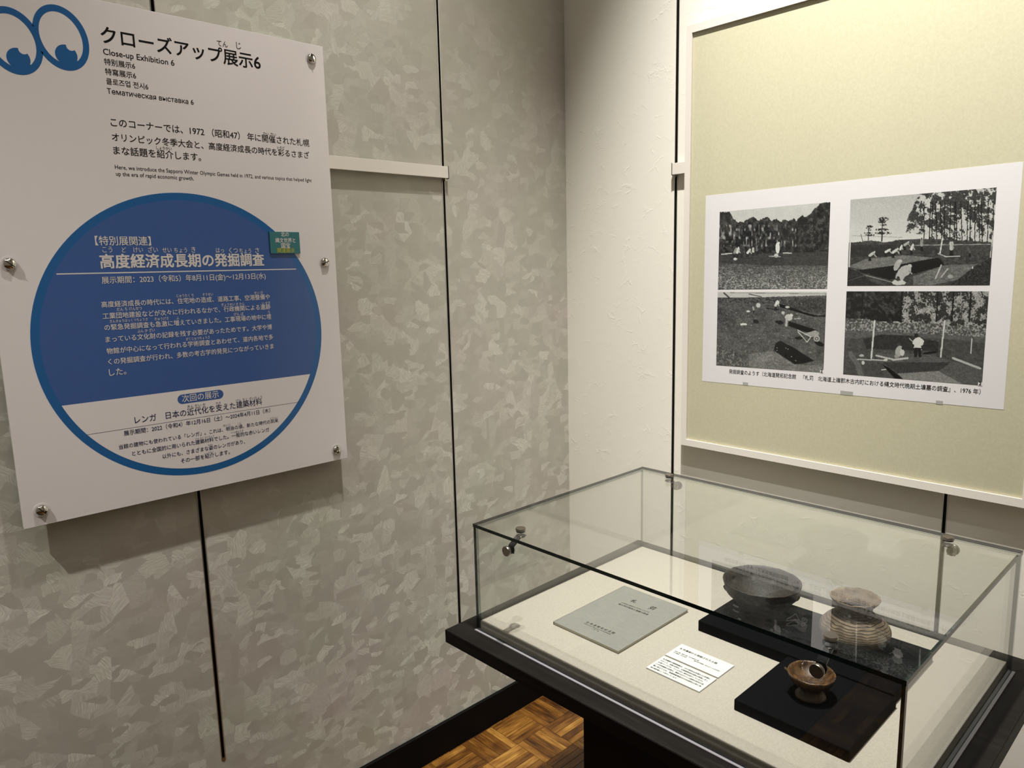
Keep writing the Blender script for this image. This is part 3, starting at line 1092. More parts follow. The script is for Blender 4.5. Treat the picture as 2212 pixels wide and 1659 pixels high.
PANEL_TEXT=[
  ('K', 'クローズアップ展示6', -1.4493, 2.0503, -1.108, 2.0455) ,
  ('k', 'てん', -1.2088, 2.081, -1.1841, 2.084) ,
  ('k', 'じ', -1.1636, 2.0838, -1.153, 2.0843) ,
  ('m', 'Close-up Exhibition 6', -1.4485, 2.0233, -1.3074, 2.0226) ,
  ('m', '特别展示6', -1.4485, 2.0031, -1.3893, 2.0047) ,
  ('m', '特寫展示6', -1.4487, 1.9835, -1.3893, 1.9855) ,
  ('m', '클로즈업 전시6', -1.4485, 1.9648, -1.3667, 1.9662) ,
  ('m', 'Тематическая выставка 6', -1.4489, 1.9459, -1.273, 1.9462) ,
  ('m', 'このコーナーでは、1972 （昭和47） 年に開催された札幌', -1.4485, 1.8836, -0.9941, 1.8809) ,
  ('m', 'オリンピック冬季大会と、高度経済成長の時代を彩るさまざ', -1.449, 1.8542, -0.9962, 1.8518) ,
  ('m', 'まな話題を紹介します。', -1.4488, 1.8259, -1.2673, 1.8256) ,
  ('k', 'かい さい', -1.114, 1.8972, -1.0817, 1.8971) ,
  ('k', 'いろど', -1.0807, 1.8682, -1.0612, 1.8688) ,
  ('k', 'しょうかい', -1.3623, 1.8422, -1.3298, 1.8434) ,
  ('k', 'Here, we introduce the Sapporo Winter Olympic Games held in 1972, and various topics that helped light', -1.4493, 1.7965, -0.994, 1.7926) ,
  ('k', 'up the era of rapid economic growth.', -1.4487, 1.7812, -1.2873, 1.7806) ,
  ('W', '【特別展関連】', -1.5026, 1.6381, -1.3927, 1.6374) ,
  ('X', '高度経済成長期の発掘調査', -1.4975, 1.5933, -1.1365, 1.5883) ,
  ('w', 'こう', -1.4906, 1.6218, -1.4716, 1.6217) ,
  ('w', 'ど', -1.4529, 1.6216, -1.4446, 1.6216) ,
  ('w', 'けい', -1.4299, 1.6216, -1.4104, 1.6215) ,
  ('w', 'ざい', -1.4001, 1.6214, -1.38, 1.6214) ,
  ('w', 'せい', -1.3704, 1.6212, -1.3507, 1.6211) ,
  ('w', 'ちょう', -1.3453, 1.6209, -1.317, 1.6208) ,
  ('w', 'き', -1.3071, 1.6207, -1.2983, 1.6207) ,
  ('w', 'はっ', -1.2514, 1.6203, -1.2324, 1.6202) ,
  ('w', 'くつ', -1.2205, 1.6194, -1.1997, 1.6193) ,
  ('w', 'ちょう', -1.1957, 1.6189, -1.1668, 1.6188) ,
  ('w', 'さ', -1.1564, 1.618, -1.1469, 1.6179) ,
  ('W', '展示期間：2023（令和5）年8月11日(金)〜12月13日(水)', -1.4985, 1.56, -1.1353, 1.5548) ,
  ('W', '高度経済成長の時代には、住宅地の造成、道路工事、空港整備や', -1.5043, 1.5104, -1.1286, 1.5041) ,
  ('W', '工業団地建設などが次々に行われるなかで、行政機関による遺跡', -1.5041, 1.4853, -1.1289, 1.4802) ,
  ('W', 'の緊急発掘調査も急激に増えていきました。工事現場の地中に埋', -1.5032, 1.4612, -1.1287, 1.4554) ,
  ('W', 'まっている文化財の記録を残す必要があったためです。大学や博', -1.5037, 1.4357, -1.1288, 1.4302) ,
  ('W', '物館が中心になって行われる学術調査とあわせて、道内各地で多', -1.5042, 1.4107, -1.1278, 1.4049) ,
  ('W', 'くの発掘調査が行われ、多数の考古学的発見につながっていきま', -1.5034, 1.3878, -1.128, 1.3818) ,
  ('W', 'した。', -1.504, 1.3612, -1.4701, 1.3601) ,
  ('w', 'じゅうたく ち', -1.3491, 1.5218, -1.3115, 1.5209) ,
  ('w', 'ぞうせい', -1.2915, 1.5215, -1.2669, 1.5214) ,
  ('w', 'せい び', -1.1676, 1.5201, -1.1453, 1.5196) ,
  ('w', 'だん ち けんせつ', -1.4755, 1.4978, -1.425, 1.4973) ,
  ('w', 'ぎょうせい き かん', -1.2495, 1.4957, -1.1937, 1.4952) ,
  ('w', 'い せき', -1.1495, 1.4943, -1.1289, 1.4942) ,
  ('w', 'きんきゅうはっくつちょうさ', -1.4915, 1.4739, -1.4156, 1.4726) ,
  ('w', 'きゅうげき', -1.4009, 1.4723, -1.3713, 1.4723) ,
  ('w', 'ふ', -1.3541, 1.4715, -1.3486, 1.4715) ,
  ('w', 'げん ば', -1.2214, 1.4717, -1.1982, 1.4707) ,
  ('w', 'う', -1.1363, 1.4695, -1.1309, 1.4696) ,
  ('w', 'ぶん か ざい', -1.4392, 1.4487, -1.4028, 1.4472) ,
  ('w', 'がくじゅつちょうさ', -1.3377, 1.4225, -1.2836, 1.4219) ,
  ('W', '次回の展示', -1.3589, 1.2835, -1.2744, 1.2804) ,
  ('N', 'レンガ\u3000日本の近代化を支えた建築材料', -1.4635, 1.2511, -1.1693, 1.2472) ,
  ('n', 'きん だい か', -1.3487, 1.2655, -1.3071, 1.2642) ,
  ('n', 'ささ', -1.283, 1.264, -1.2715, 1.2638) ,
  ('n', 'けん ちく ざいりょう', -1.2336, 1.2646, -1.1681, 1.2625) ,
  ('N', '展示期間：2022（令和4）年12月16日（土）〜2024年4月11日（木）', -1.4884, 1.2284, -1.1499, 1.223) ,
  ('N', '当館の建物にも使われている「レンガ」。これは、明治の頃、新たな時代の到来', -1.501, 1.1993, -1.1307, 1.1956) ,
  ('N', 'とともに全国的に用いられた建築材料でした。一般的な赤いレンガ', -1.4761, 1.1797, -1.1563, 1.1762) ,
  ('N', '以外にも、さまざまな姿のレンガがあり、', -1.4138, 1.1599, -1.2206, 1.1579) ,
  ('N', 'その一部を紹介します。', -1.3748, 1.1413, -1.2598, 1.1391) ,
  ('n', 'めい じ', -1.2702, 1.2086, -1.2529, 1.2081) ,
  ('n', 'ころ', -1.2353, 1.2077, -1.227, 1.2075) ,
  ('n', 'とうらい', -1.1516, 1.2072, -1.1316, 1.2068) ,
  ('n', 'けん ちく ざいりょう', -1.3371, 1.1892, -1.2941, 1.1875) ,
  ('n', 'いっぱんてき', -1.2525, 1.1884, -1.2223, 1.1887) ,
  ('n', 'すがた', -1.3101, 1.1684, -1.2988, 1.1683) ,
  ('n', 'しょうかい', -1.3196, 1.1498, -1.2984, 1.15) ,
  ('S', '北の', -1.0888, 1.6588, -1.0681, 1.6598) ,
  ('S', '縄文世界と', -1.1046, 1.6441, -1.0516, 1.6451) ,
  ('S', '国宝', -1.0902, 1.6306, -1.0668, 1.6314) ,
  ('Y', '関連展示', -1.1007, 1.619, -1.0556, 1.6208) ,
]

styles = {'K': ('black', 0.022, 4, 1.02), 'k': ('black', 0.006, 2, 1.15), 'm': ('black', 0.014, 3, 1.06), 'W': ('white', 0.014, 3, 1.08),
          'X': ('white', 0.040, 4, 1.05), 'w': ('white', 0.006, 2, 1.25), 'N': ('navy', 0.010, 3, 1.08), 'n': ('navy', 0.0, 2, 1.2),
          'S': ('tagw', 0.025, 2, 1.1), 'Y': ('tagy', 0.02, 2, 1.1)}
for st, s, x0, z0, x1, z1 in PANEL_TEXT:
    key, bold, res, stretch = styles[st]
    yy = YA - (0.00048 if key != 'black' else 0.00010)
    if key.startswith('tag'):
        yy = PF - 0.0042
    zm = z0 * 0.5 + z1 * 0.5
    queue_text(key, s, (x0, yy, zm), (x1, yy, zm), None, (0, 0, 1), (0, -1, 0), bold, res=res, stretch=stretch)
MB().box(-1.1190, -1.0398, PF - 0.0040, PF - 0.0006, 1.6172, 1.6696, 0.0003, 1).build('teal_tag', M_TEAL, pn)['label'] = 'small teal tag with white and yellow writing'
flush_text({'black': ('lettering', M_INK, pn, 'black lettering'), 'white': ('lettering', M_WINK, pn, 'white lettering'),
            'navy': ('lettering', M_INKN, pn, 'navy lettering'), 'tagw': ('lettering', M_WINK, pn, 'white lettering on the teal tag'),
            'tagy': ('lettering', M_YINK, pn, 'yellow lettering on the teal tag')})
for x, z, a in [(-0.9735, 2.0935, 1.35), (-0.9720, 1.5940, -0.35), (-0.9712, 1.0950, 1.5), (-1.6580, 1.0975, 0.9), (-1.6584, 1.6000, 0.7), (-1.6584, 2.0945, 0.4)]:
    MB().lathe([(0, -0.0005), (0.0150, -0.0005), (0.0150, 0.0006), (0, 0.0006)], (x, PF, z), '-y', 32).build('washer', M_ACRYL, pn)
    s_ = MB().lathe([(0, 0), (0.0108, 0.0), (0.0118, 0.0020), (0.0112, 0.0042), (0.0088, 0.0064), (0.0050, 0.0078), (0, 0.0083)],
                    (x, PF - 0.0007, z), '-y', 36).build('screw', M_CHROME, pn, True)
    sl = bmesh.new()
    bmesh.ops.create_cube(sl, size=1.0)
    mt = Matrix.Translation((x, PF - 0.0070, z)) @ Matrix.Rotation(a, 4, 'Y') @ Matrix.Diagonal((0.0190, 0.0040, 0.0018, 1))
    mb = MB()
    mb.add(sl, mt)
    mb.build('slot', M_BLACK, s_)
    MB().lathe([(0, 0), (0.006, 0), (0.006, 0.0195), (0, 0.0195)], (x, -0.0008, z), '-y', 20).build('standoff', M_ALU, pn)

# ------------------------------------------------------------------ hanging rails
def rail(axis, a, b, label, slots):
    """white rail held off the wall by hooks in the slots; a, b are its ends along the wall"""
    z0, z1, d0, d1 = 1.8345, 1.8680, -0.0178, -0.0085
    mid = (a + b) / 2
    t = thing('hanging_rail', label, 'rail', (mid, d0, z0) if axis == 'y' else (d0, mid, z0), 'hanging rails on the walls')

    def bx(mb, u0, u1, e0, e1, z0_, z1_, bev=0.0):
        if axis == 'y':
            return mb.box(u0, u1, e0, e1, z0_, z1_, bev)
        return mb.box(e0, e1, u0, u1, z0_, z1_, bev)
    lo, hi_ = min(a, b), max(a, b)
    bx(MB(), lo + 0.002, hi_ - 0.002, d0, d1, z0, z1, 0.0006).build('rail_bar', M_WHITE, t)
    for e in (lo, hi_):
        s = 1 if e == lo else -1
        bx(MB(), min(e, e + s * 0.0018), max(e, e + s * 0.0018), d0 - 0.0003, d1 + 0.006, z0 - 0.0015, z1 + 0.0008).build('end_cap', M_BLACK, t)
    for s in slots:
        if lo < s < hi_:
            mb = MB()
            bx(mb, s - 0.0035, s + 0.0035, d1, 0.006, z0 - 0.004, z0 + 0.012)
            bx(mb, s - 0.0028, s + 0.0028, d1 - 0.004, d1 + 0.002, z0 - 0.008, z0)
            mb.build('hook', M_ALU, t)
    return t


rail('y', -2.10, -0.5340, 'white hanging rail on the grey patterned wall beside the acrylic panel', SLOT_L)
rail('x', -1.30, -0.4455, 'white hanging rail end showing beside the olive picture frame', SLOT_R)

# ------------------------------------------------------------------ picture frame on the right wall
FY0, FY1, FZ0, FZ1, FX = -0.4995, -1.4175, 1.0085, 2.2410, -0.0300
IY0, IY1, IZ0, IZ1 = -0.5185, -1.3985, 1.0285, 2.2195
fr = thing('picture_frame', 'large white picture frame with an olive cloth mount on the right wall', 'picture frame', (FX, -0.96, FZ0))


def frame_bar(p):
    # p: outer corner a, outer corner b, inner corner b, inner corner a as (y, z)
    mb = MB()
    mb.poly([(FX, y, z) for y, z in p], depth=(0.0098, 0, 0))
    return mb.build('frame_bar', M_WHITE, fr)


frame_bar([(FY0, FZ1), (FY1, FZ1), (IY1, IZ1), (IY0, IZ1)])
frame_bar([(FY0, FZ0), (FY1, FZ0), (IY1, IZ0), (IY0, IZ0)])
frame_bar([(FY0, FZ0), (FY0, FZ1), (IY0, IZ1), (IY0, IZ0)])
frame_bar([(FY1, FZ0), (FY1, FZ1), (IY1, IZ1), (IY1, IZ0)])
MB().box(-0.0240, -0.0206, IY1 + 0.0004, IY0 - 0.0004, IZ0 + 0.0004, IZ1 - 0.0004).build('mount_board', M_MAT, fr)
MB().box(-0.0278, -0.0268, IY1 + 0.0003, IY0 - 0.0003, IZ0 + 0.0003, IZ1 - 0.0003).build('cover_glass', M_COVER, fr)

# poster sheet with four monochrome photographs
ps = thing('poster_sheet', 'white sheet of four black and white excavation photographs inside the picture frame', 'poster', (-0.0242, -0.953, 1.49))
XP = -0.0241


def slide(y, z, x_from=-0.0125):
    # sheet moved nearer, scaled about the camera: keep its outline where it is seen
    t = (XP + 1.9453) / (x_from + 1.9453)
    return -1.7637 + (y + 1.7637) * t, 1.5724 + (z - 1.5724) * t


QP = [(-0.5622, 1.7634), (-1.3427, 1.7706), (-1.3450, 1.2244), (-0.5613, 1.2141)]
QP = [slide(*q) for q in QP]
MB().poly([(XP, y, z) for y, z in QP], depth=(-0.0003, 0, 0)).build('paper', M_PAPER, ps)
for (a, b), (c, d) in [((-0.6965, 1.2242), (-0.7132, 1.2157)), ((-0.9777, 1.2293), (-1.0101, 1.2190)), ((-1.2056, 1.2298), (-1.2206, 1.2210))]:
    a, b = slide(a, b)
    c, d = slide(c, d)
    MB().box(XP - 0.0005, XP - 0.00042, c, a, d, b).build('tape', M_TAPE, ps)
queue_text('cap', "発掘調査のようす（北海道開拓記念館　『札苅　北海道上磯郡木古内町における縄文時代晩期土壙墓の調査』、1976 年）",
           (XP - 0.0005, *slide(-0.6516, 1.2466)), (XP - 0.0005, *slide(-1.2971, 1.2552)), None, (0, 0, 1), (-1, 0, 0), 0.012, res=3, stretch=1.18)
flush_text({'cap': ('lettering', M_INK, ps, None)})

# --- painted tones for the photographs, in coordinates of an upright enlargement of the sheet
rng = np.random.RandomState(11)


def vnoise(X, Y, scale, seed=0):
    r = np.random.RandomState(seed)
    G = r.rand(97, 97)
    x, y = X / scale, Y / scale
    xi, yi = np.floor(x).astype(int), np.floor(y).astype(int)
    fx, fy = x - xi, y - yi
    fx, fy = fx * fx * (3 - 2 * fx), fy * fy * (3 - 2 * fy)
    g = lambda a, b: G[a % 97, b % 97]
    return (g(xi, yi) * (1 - fx) + g(xi + 1, yi) * fx) * (1 - fy) + (g(xi, yi + 1) * (1 - fx) + g(xi + 1, yi + 1) * fx) * fy


def fbm(X, Y, scale, seed=0, n=4):
    t, a, s = 0, 0.5, 0
    for i in range(n):
        t = t + a * vnoise(X + 13 * i, Y + 29 * i, scale, seed + i)
        s += a
        a *= 0.6
        scale *= 0.5
    return t / s


def inpoly(X, Y, P):
    r = np.zeros(X.shape, bool)
    n = len(P)
    for i in range(n):
        x0, y0 = P[i]
        x1, y1 = P[(i + 1) % n]
        c = ((y0 > Y) != (y1 > Y))
        xx = (x1 - x0) * (Y - y0) / ((y1 - y0) if y1 != y0 else 1e-9) + x0
        r ^= c & (X < xx)
    return r


def inell(X, Y, cx, cy, rx, ry, ang=0.0):
    c, s = math.cos(ang), math.sin(ang)
    u, v = (X - cx) * c + (Y - cy) * s, -(X - cx) * s + (Y - cy) * c
    return (u / rx) ** 2 + (v / ry) ** 2 < 1


def onseg(X, Y, x0, y0, x1, y1, w):
    dx, dy = x1 - x0, y1 - y0
    t = np.clip(((X - x0) * dx + (Y - y0) * dy) / (dx * dx + dy * dy), 0, 1)
    return np.hypot(X - x0 - t * dx, Y - y0 - t * dy) < w


def line_y(X, pts):
    return np.interp(X, [p[0] for p in pts], [p[1] for p in pts])


def grain(T, X, Y, seed):
    # uneven tone inside every painted shape, like a coarse enlargement
    k_ = np.clip((215 - T) / 110.0, 0.12, 1.0)
    return T * (1 + k_ * (0.30 * vnoise(X, Y, 5.5, seed) + 0.16 * vnoise(X, Y, 2.6, seed + 3) - 0.20)) + 3


def worker(T, X, Y, x, y, h, shirt=215, trousers=60, bend=0.0):
    """small figure: trousers below, shirt above, hat on top; bend leans it sideways"""
    T[onseg(X, Y, x - h * 0.06, y, x, y - h * 0.42, h * 0.07)] = trousers
    T[onseg(X, Y, x + h * 0.08, y, x, y - h * 0.42, h * 0.065)] = trousers
    bx_, by_ = x + bend * h * 0.42, y - h * (0.80 - abs(bend) * 0.22)
    T[onseg(X, Y, x, y - h * 0.44, bx_, by_, h * 0.115)] = shirt
    T[onseg(X, Y, bx_, by_ + h * 0.02, bx_ + (0.12 + bend * 0.2) * h, by_ + h * 0.32, h * 0.045)] = shirt * 0.85
    T[inell(X, Y, bx_ + bend * h * 0.16, by_ - h * (0.14 - abs(bend) * 0.06), h * 0.07, h * 0.08)] = min(215, shirt + 8) if bend else 60


def photo_a(X, Y):
    T = 212 - 16 * fbm(X, Y, 60, 1)
    top = line_y(X, [(150, 345), (225, 350), (240, 375), (250, 392), (275, 415), (310, 415), (335, 400), (380, 378), (405, 405), (430, 396), (470, 378), (495, 410),
                     (525, 390), (550, 412), (580, 395), (600, 410), (635, 388), (650, 405), (690, 374), (715, 382), (745, 360), (770, 325), (800, 300),
                     (830, 290), (880, 286)]) + 16 * (fbm(X, Y, 9, 3, 2) - 0.5)
    tr = Y > top
    tt = 22 + 150 * np.clip(fbm(X, Y * 0.8, 16, 5) - 0.42, 0, 1) + 60 * np.clip(vnoise(X, Y, 4, 9) - 0.55, 0, 1)
    light = np.clip(vnoise(X, Y * 0.35, 9, 21) - 0.62, 0, 1) * 420 * (np.abs(Y - 500) < 70) * (X < 660)
    T = np.where(tr, tt + light, T)
    gy = line_y(X, [(140, 628), (400, 618), (880, 600)])
    T = np.where(Y > gy, 38 + 40 * fbm(X, Y * 2.5, 14, 31), T)
    cy = line_y(X, [(140, 672), (500, 690), (880, 690)])
    k_ = np.clip((Y - cy) / 120, 0, 1)
    crop_ = 60 + 190 * np.clip(vnoise(X, Y * 1.6, 6, 41) - 0.35, 0, 1) + 60 * (fbm(X, Y * 3, 40, 43) - 0.5)
    T = np.where(Y > cy + 5 * vnoise(X, Y, 12, 2), (1 - k_) * 70 + k_ * 40 + crop_ * (0.35 + 0.65 * k_) - 20, T)
    for x, y, h, s, b in [(257, 640, 68, 150, .3), (275, 640, 70, 215, .2), (303, 640, 66, 60, 0), (340, 638, 62, 220, .5), (376, 628, 58, 205, 0), (400, 622, 64, 110, 0)]:
        worker(T, X, Y, x, y, h, s, 35, b)
    T[inell(X, Y, 533, 580, 13, 36)] = 225
    T[inell(X, Y, 541, 548, 6, 9)] = 220
    T[inell(X, Y, 524, 628, 14, 12)] = 205
    T[inell(X, Y, 262, 650, 12, 8)] = 210
    T[onseg(X, Y, 175, 620, 240, 614, 4)] = 190
    T[onseg(X, Y, 480, 632, 550, 636, 3)] = 160
    T[onseg(X, Y, 570, 612, 620, 612, 4)] = 180
    return T


def photo_b(X, Y):
    T = line_y(Y, [(190, 176), (400, 196), (540, 214)]) + 10 * (fbm(X, Y, 50, 1) - 0.5)
    edge = line_y(Y, [(190, 1470), (240, 1440), (290, 1405), (330, 1390), (380, 1372), (440, 1360), (480, 1350), (500, 1500)])
    mass = (X > edge + 26 * (fbm(X, Y, 22, 3) - 0.5)) & (Y < 545)
    dens = fbm(X, Y, 26, 7)
    leaf = np.where(dens + 0.28 * (vnoise(X, Y, 5, 8) - 0.5) > 0.40 + np.clip((Y - 400) / 600, 0, 0.16), 28 + 60 * vnoise(X, Y, 4, 9), 200)
    T = np.where(mass, leaf, T)
    for i in range(17):
        x = 1470 + i * 27 + 6 * math.sin(i * 2.1)
        tk = onseg(X, Y, x, 540, x + 10 * math.sin(i * 1.3), 285, 3.2)
        T[tk] = 24
    for cx, cy, s in [(1205, 440, 1.0), (1118, 470, 0.62)]:
        for k_, (dy, rx, ry) in enumerate([(-45, 34, 13), (-28, 26, 10), (-8, 22, 7), (22, 46, 8), (44, 56, 9)]):
            m_ = inell(X, Y, cx + (-1) ** k_ * 5, cy + dy * s, rx * s, ry * s) & (vnoise(X, Y, 5, 4 + k_) > 0.32)
            T[m_] = 40
        T[onseg(X, Y, cx, cy - 50 * s, cx - 6, 535, 3 * s + 1)] = 34
    T[onseg(X, Y, 1000, 500, 1330, 512, 1.2)] = 120
    T[onseg(X, Y, 1066, 490, 1078, 540, 2)] = 60
    hz = line_y(X, [(960, 548), (1060, 540), (1130, 530), (1220, 545), (1300, 528), (1500, 520), (1700, 530), (1950, 545)]) + 8 * (fbm(X, Y, 10, 6) - 0.5)
    T = np.where(Y > hz, 46 + 70 * np.clip(fbm(X, Y * 1.5, 18, 12) - 0.3, 0, 1), T)
    T = np.where((Y > 560) & (Y < 635) & (X < 1290), 30 + 26 * fbm(X, Y, 15, 14), T)
    T = np.where((Y > 560) & (Y < 630) & (X > 1560) & (X < 1900), 44 + 40 * fbm(X, Y, 12, 15), T)
    T[onseg(X, Y, 1400, 562, 1890, 556, 2.5)] = 150
    g = inpoly(X, Y, [(980, 700), (1100, 722), (1280, 690), (1560, 645), (1340, 625), (1100, 650)])
    T = np.where(g, 84 + 50 * fbm(X, Y * 2, 20, 17), T)
    p = inpoly(X, Y, [(1040, 722), (1290, 690), (1560, 640), (1592, 668), (1600, 690), (1440, 735), (1250, 782), (1080, 742)])
    T = np.where(p, 14 + 14 * fbm(X, Y, 9, 19), T)
    p = inpoly(X, Y, [(1400, 760), (1600, 690), (1840, 680), (1700, 780), (1520, 818), (1400, 815)])
    T = np.where(p, 96 + 60 * (fbm(X, Y * 2, 16, 20) - 0.4), T)
    p = inpoly(X, Y, [(975, 822), (975, 705), (1060, 735), (1140, 800), (1200, 822)])
    T = np.where(p, 26 + 30 * fbm(X, Y, 10, 22), T)
    p = inpoly(X, Y, [(1620, 822), (1700, 770), (1800, 690), (1900, 640), (1900, 822)])
    T = np.where(p, 30 + 66 * np.clip(vnoise(X, Y, 6, 25) - 0.35, 0, 1), T)
    T[onseg(X, Y, 1098, 755, 1270, 800, 2)] = 150
    T[onseg(X, Y, 985, 790, 1120, 745, 1.5)] = 90
    for x, y, h, s, b in [(1123, 660, 74, 190, .7), (1225, 632, 62, 215, .8), (1272, 640, 74, 205, .7), (1318, 615, 60, 218, .3), (1345, 590, 66, 170, .7), (1388, 618, 70, 215, .3),
                          (1455, 596, 80, 150, 0), (1645, 628, 102, 190, 0), (1762, 634, 62, 90, -.3)]:
        worker(T, X, Y, x, y, h, s, 28, b)
    T[inpoly(X, Y, [(1296, 742), (1306, 722), (1326, 700), (1352, 690), (1374, 690), (1386, 704), (1388, 726), (1372, 750), (1346, 764), (1334, 786), (1318, 786), (1312, 764), (1300, 760), (1294, 776), (1282, 772)])] = 178
    T[inell(X, Y, 1380, 694, 13, 11, 0.3)] = 190
    T[onseg(X, Y, 1374, 726, 1392, 744, 5)] = 150
    T[inpoly(X, Y, [(1264, 800), (1282, 782), (1302, 792), (1330, 784), (1356, 800), (1346, 812), (1300, 818), (1272, 812)])] = 200
    T[inell(X, Y, 1299, 688, 18, 40, 0.45)] = 170
    T[inell(X, Y, 1318, 664, 13, 8)] = 190
    T[onseg(X, Y, 1290, 742, 1285, 776, 3)] = 70
    T[onseg(X, Y, 1580, 690, 1543, 775, 4)] = 190
    T[onseg(X, Y, 1622, 712, 1580, 765, 3.5)] = 186
    T[inell(X, Y, 1638, 762, 18, 13)] = 160
    T[onseg(X, Y, 1588, 518, 1572, 612, 4)] = 214
    T[onseg(X, Y, 1000, 455, 992, 700, 4)] = 208
    T[onseg(X, Y, 1912, 470, 1894, 640, 3)] = 190
    T[onseg(X, Y, 1560, 616, 1616, 636, 3)] = 180
    T[onseg(X, Y, 1600, 634, 1700, 632, 2.5)] = 190
    T[inell(X, Y, 1780, 706, 4, 9)] = 210
    return T


def photo_c(X, Y):
    T = 84 + 46 * (fbm(X, Y * 1.8, 40, 3) - 0.5) + 34 * (vnoise(X, Y, 5, 4) - 0.5)
    T = np.where(Y < line_y(X, [(140, 895), (300, 900), (500, 890), (850, 880)]) + 4 * vnoise(X, Y, 8, 1), 196 + 20 * (fbm(X, Y, 30, 5) - 0.5), T)
    T[onseg(X, Y, 190, 868, 222, 896, 5)] = 70
    T[onseg(X, Y, 350, 874, 430, 892, 3)] = 80
    T[onseg(X, Y, 230, 866, 850, 874, 1.6)] = 110
    m_ = (Y > 896) & (Y < line_y(X, [(140, 925), (500, 935), (850, 990)]) + 6 * vnoise(X, Y, 7, 3))
    T = np.where(m_, 62 + 80 * (vnoise(X, Y * 1.4, 6, 8) - 0.4), T)
    p = inpoly(X, Y, [(600, 925), (700, 908), (850, 905), (850, 1010), (700, 985), (620, 958)])
    T = np.where(p, 40 + 46 * vnoise(X, Y, 8, 12), T)
    T = np.where(inpoly(X, Y, [(545, 938), (600, 950), (700, 990), (790, 1012), (845, 1008), (845, 1020), (760, 1020), (640, 985), (548, 958)]), 16, T)
    T = np.where(inpoly(X, Y, [(605, 1048), (700, 1078), (788, 1106), (745, 1120), (705, 1116), (600, 1078)]), 15, T)
    T = np.where(inpoly(X, Y, [(508, 1232), (520, 1190), (548, 1172), (640, 1220), (768, 1302), (690, 1320), (640, 1322), (560, 1270)]), 13 + 6 * vnoise(X, Y, 6, 2), T)
    p = inpoly(X, Y, [(140, 930), (200, 1000), (280, 1060), (240, 1110), (190, 1080), (140, 1040)])
    T = np.where(p, 60 + 50 * (vnoise(X, Y, 7, 14) - 0.3), T)
    p = inpoly(X, Y, [(140, 1180), (230, 1220), (300, 1290), (370, 1345), (140, 1330)])
    T = np.where(p, 70 + 120 * np.clip(vnoise(X, Y, 7, 16) - 0.4, 0, 1), T)
    p = inpoly(X, Y, [(350, 1260), (500, 1236), (640, 1325), (830, 1330), (830, 1380), (350, 1345)])
    T = np.where(p, T + 30, T)
    T[inell(X, Y, 545, 1055, 28, 12, 0.2)] = 22
    T[inell(X, Y, 395, 1050, 20, 12, 0.3)] = 34
    T[inell(X, Y, 670, 1156, 28, 9)] = 24
    T[inell(X, Y, 800, 1192, 32, 14, 0.4)] = 20
    worker(T, X, Y, 520, 978, 70, 216, 40, .3)
    T[inell(X, Y, 536, 928, 10, 10)] = 220
    worker(T, X, Y, 596, 972, 44, 60, 30, -.3)
    T[inell(X, Y, 596, 958, 14, 7)] = 190
    worker(T, X, Y, 380, 992, 42, 180, 40, -.2)
    T[inell(X, Y, 409, 946, 14, 15)] = 200
    T[inell(X, Y, 345, 985, 12, 6)] = 215
    T[inell(X, Y, 604, 1024, 24, 20, 0.3)] = 196
    T[inell(X, Y, 620, 1010, 12, 9)] = 210
    T[onseg(X, Y, 592, 1030, 588, 1076, 7)] = 178
    T[inell(X, Y, 568, 994, 11, 10)] = 190
    T[onseg(X, Y, 640, 1034, 682, 1030, 2)] = 190
    T[onseg(X, Y, 300, 1068, 330, 1068, 6)] = 224
    T[onseg(X, Y, 460, 966, 540, 974, 3)] = 30
    for i in range(36):
        x, y = rng.uniform(200, 800), rng.uniform(930, 1330)
        T[inell(X, Y, x, y, 3.5, 2.5)] = 170
    p = inpoly(X, Y, [(700, 1130), (775, 1106), (800, 1122), (790, 1146), (745, 1150)])
    T = np.where(p, 158, T)
    T[inpoly(X, Y, [(715, 1142), (745, 1150), (790, 1144), (770, 1162), (730, 1158)])] = 60
    for a in [(660, 1104, 745, 1148), (662, 1114, 720, 1180), (745, 1150, 722, 1182), (790, 1140, 800, 1160)]:
        T[onseg(X, Y, *a, 2.4)] = 205
    T[inell(X, Y, 783, 1160, 20, 19)] = 170
    T[inell(X, Y, 783, 1160, 12, 11)] = 80
    T[inell(X, Y, 783, 1160, 5, 5)] = 200
    return T


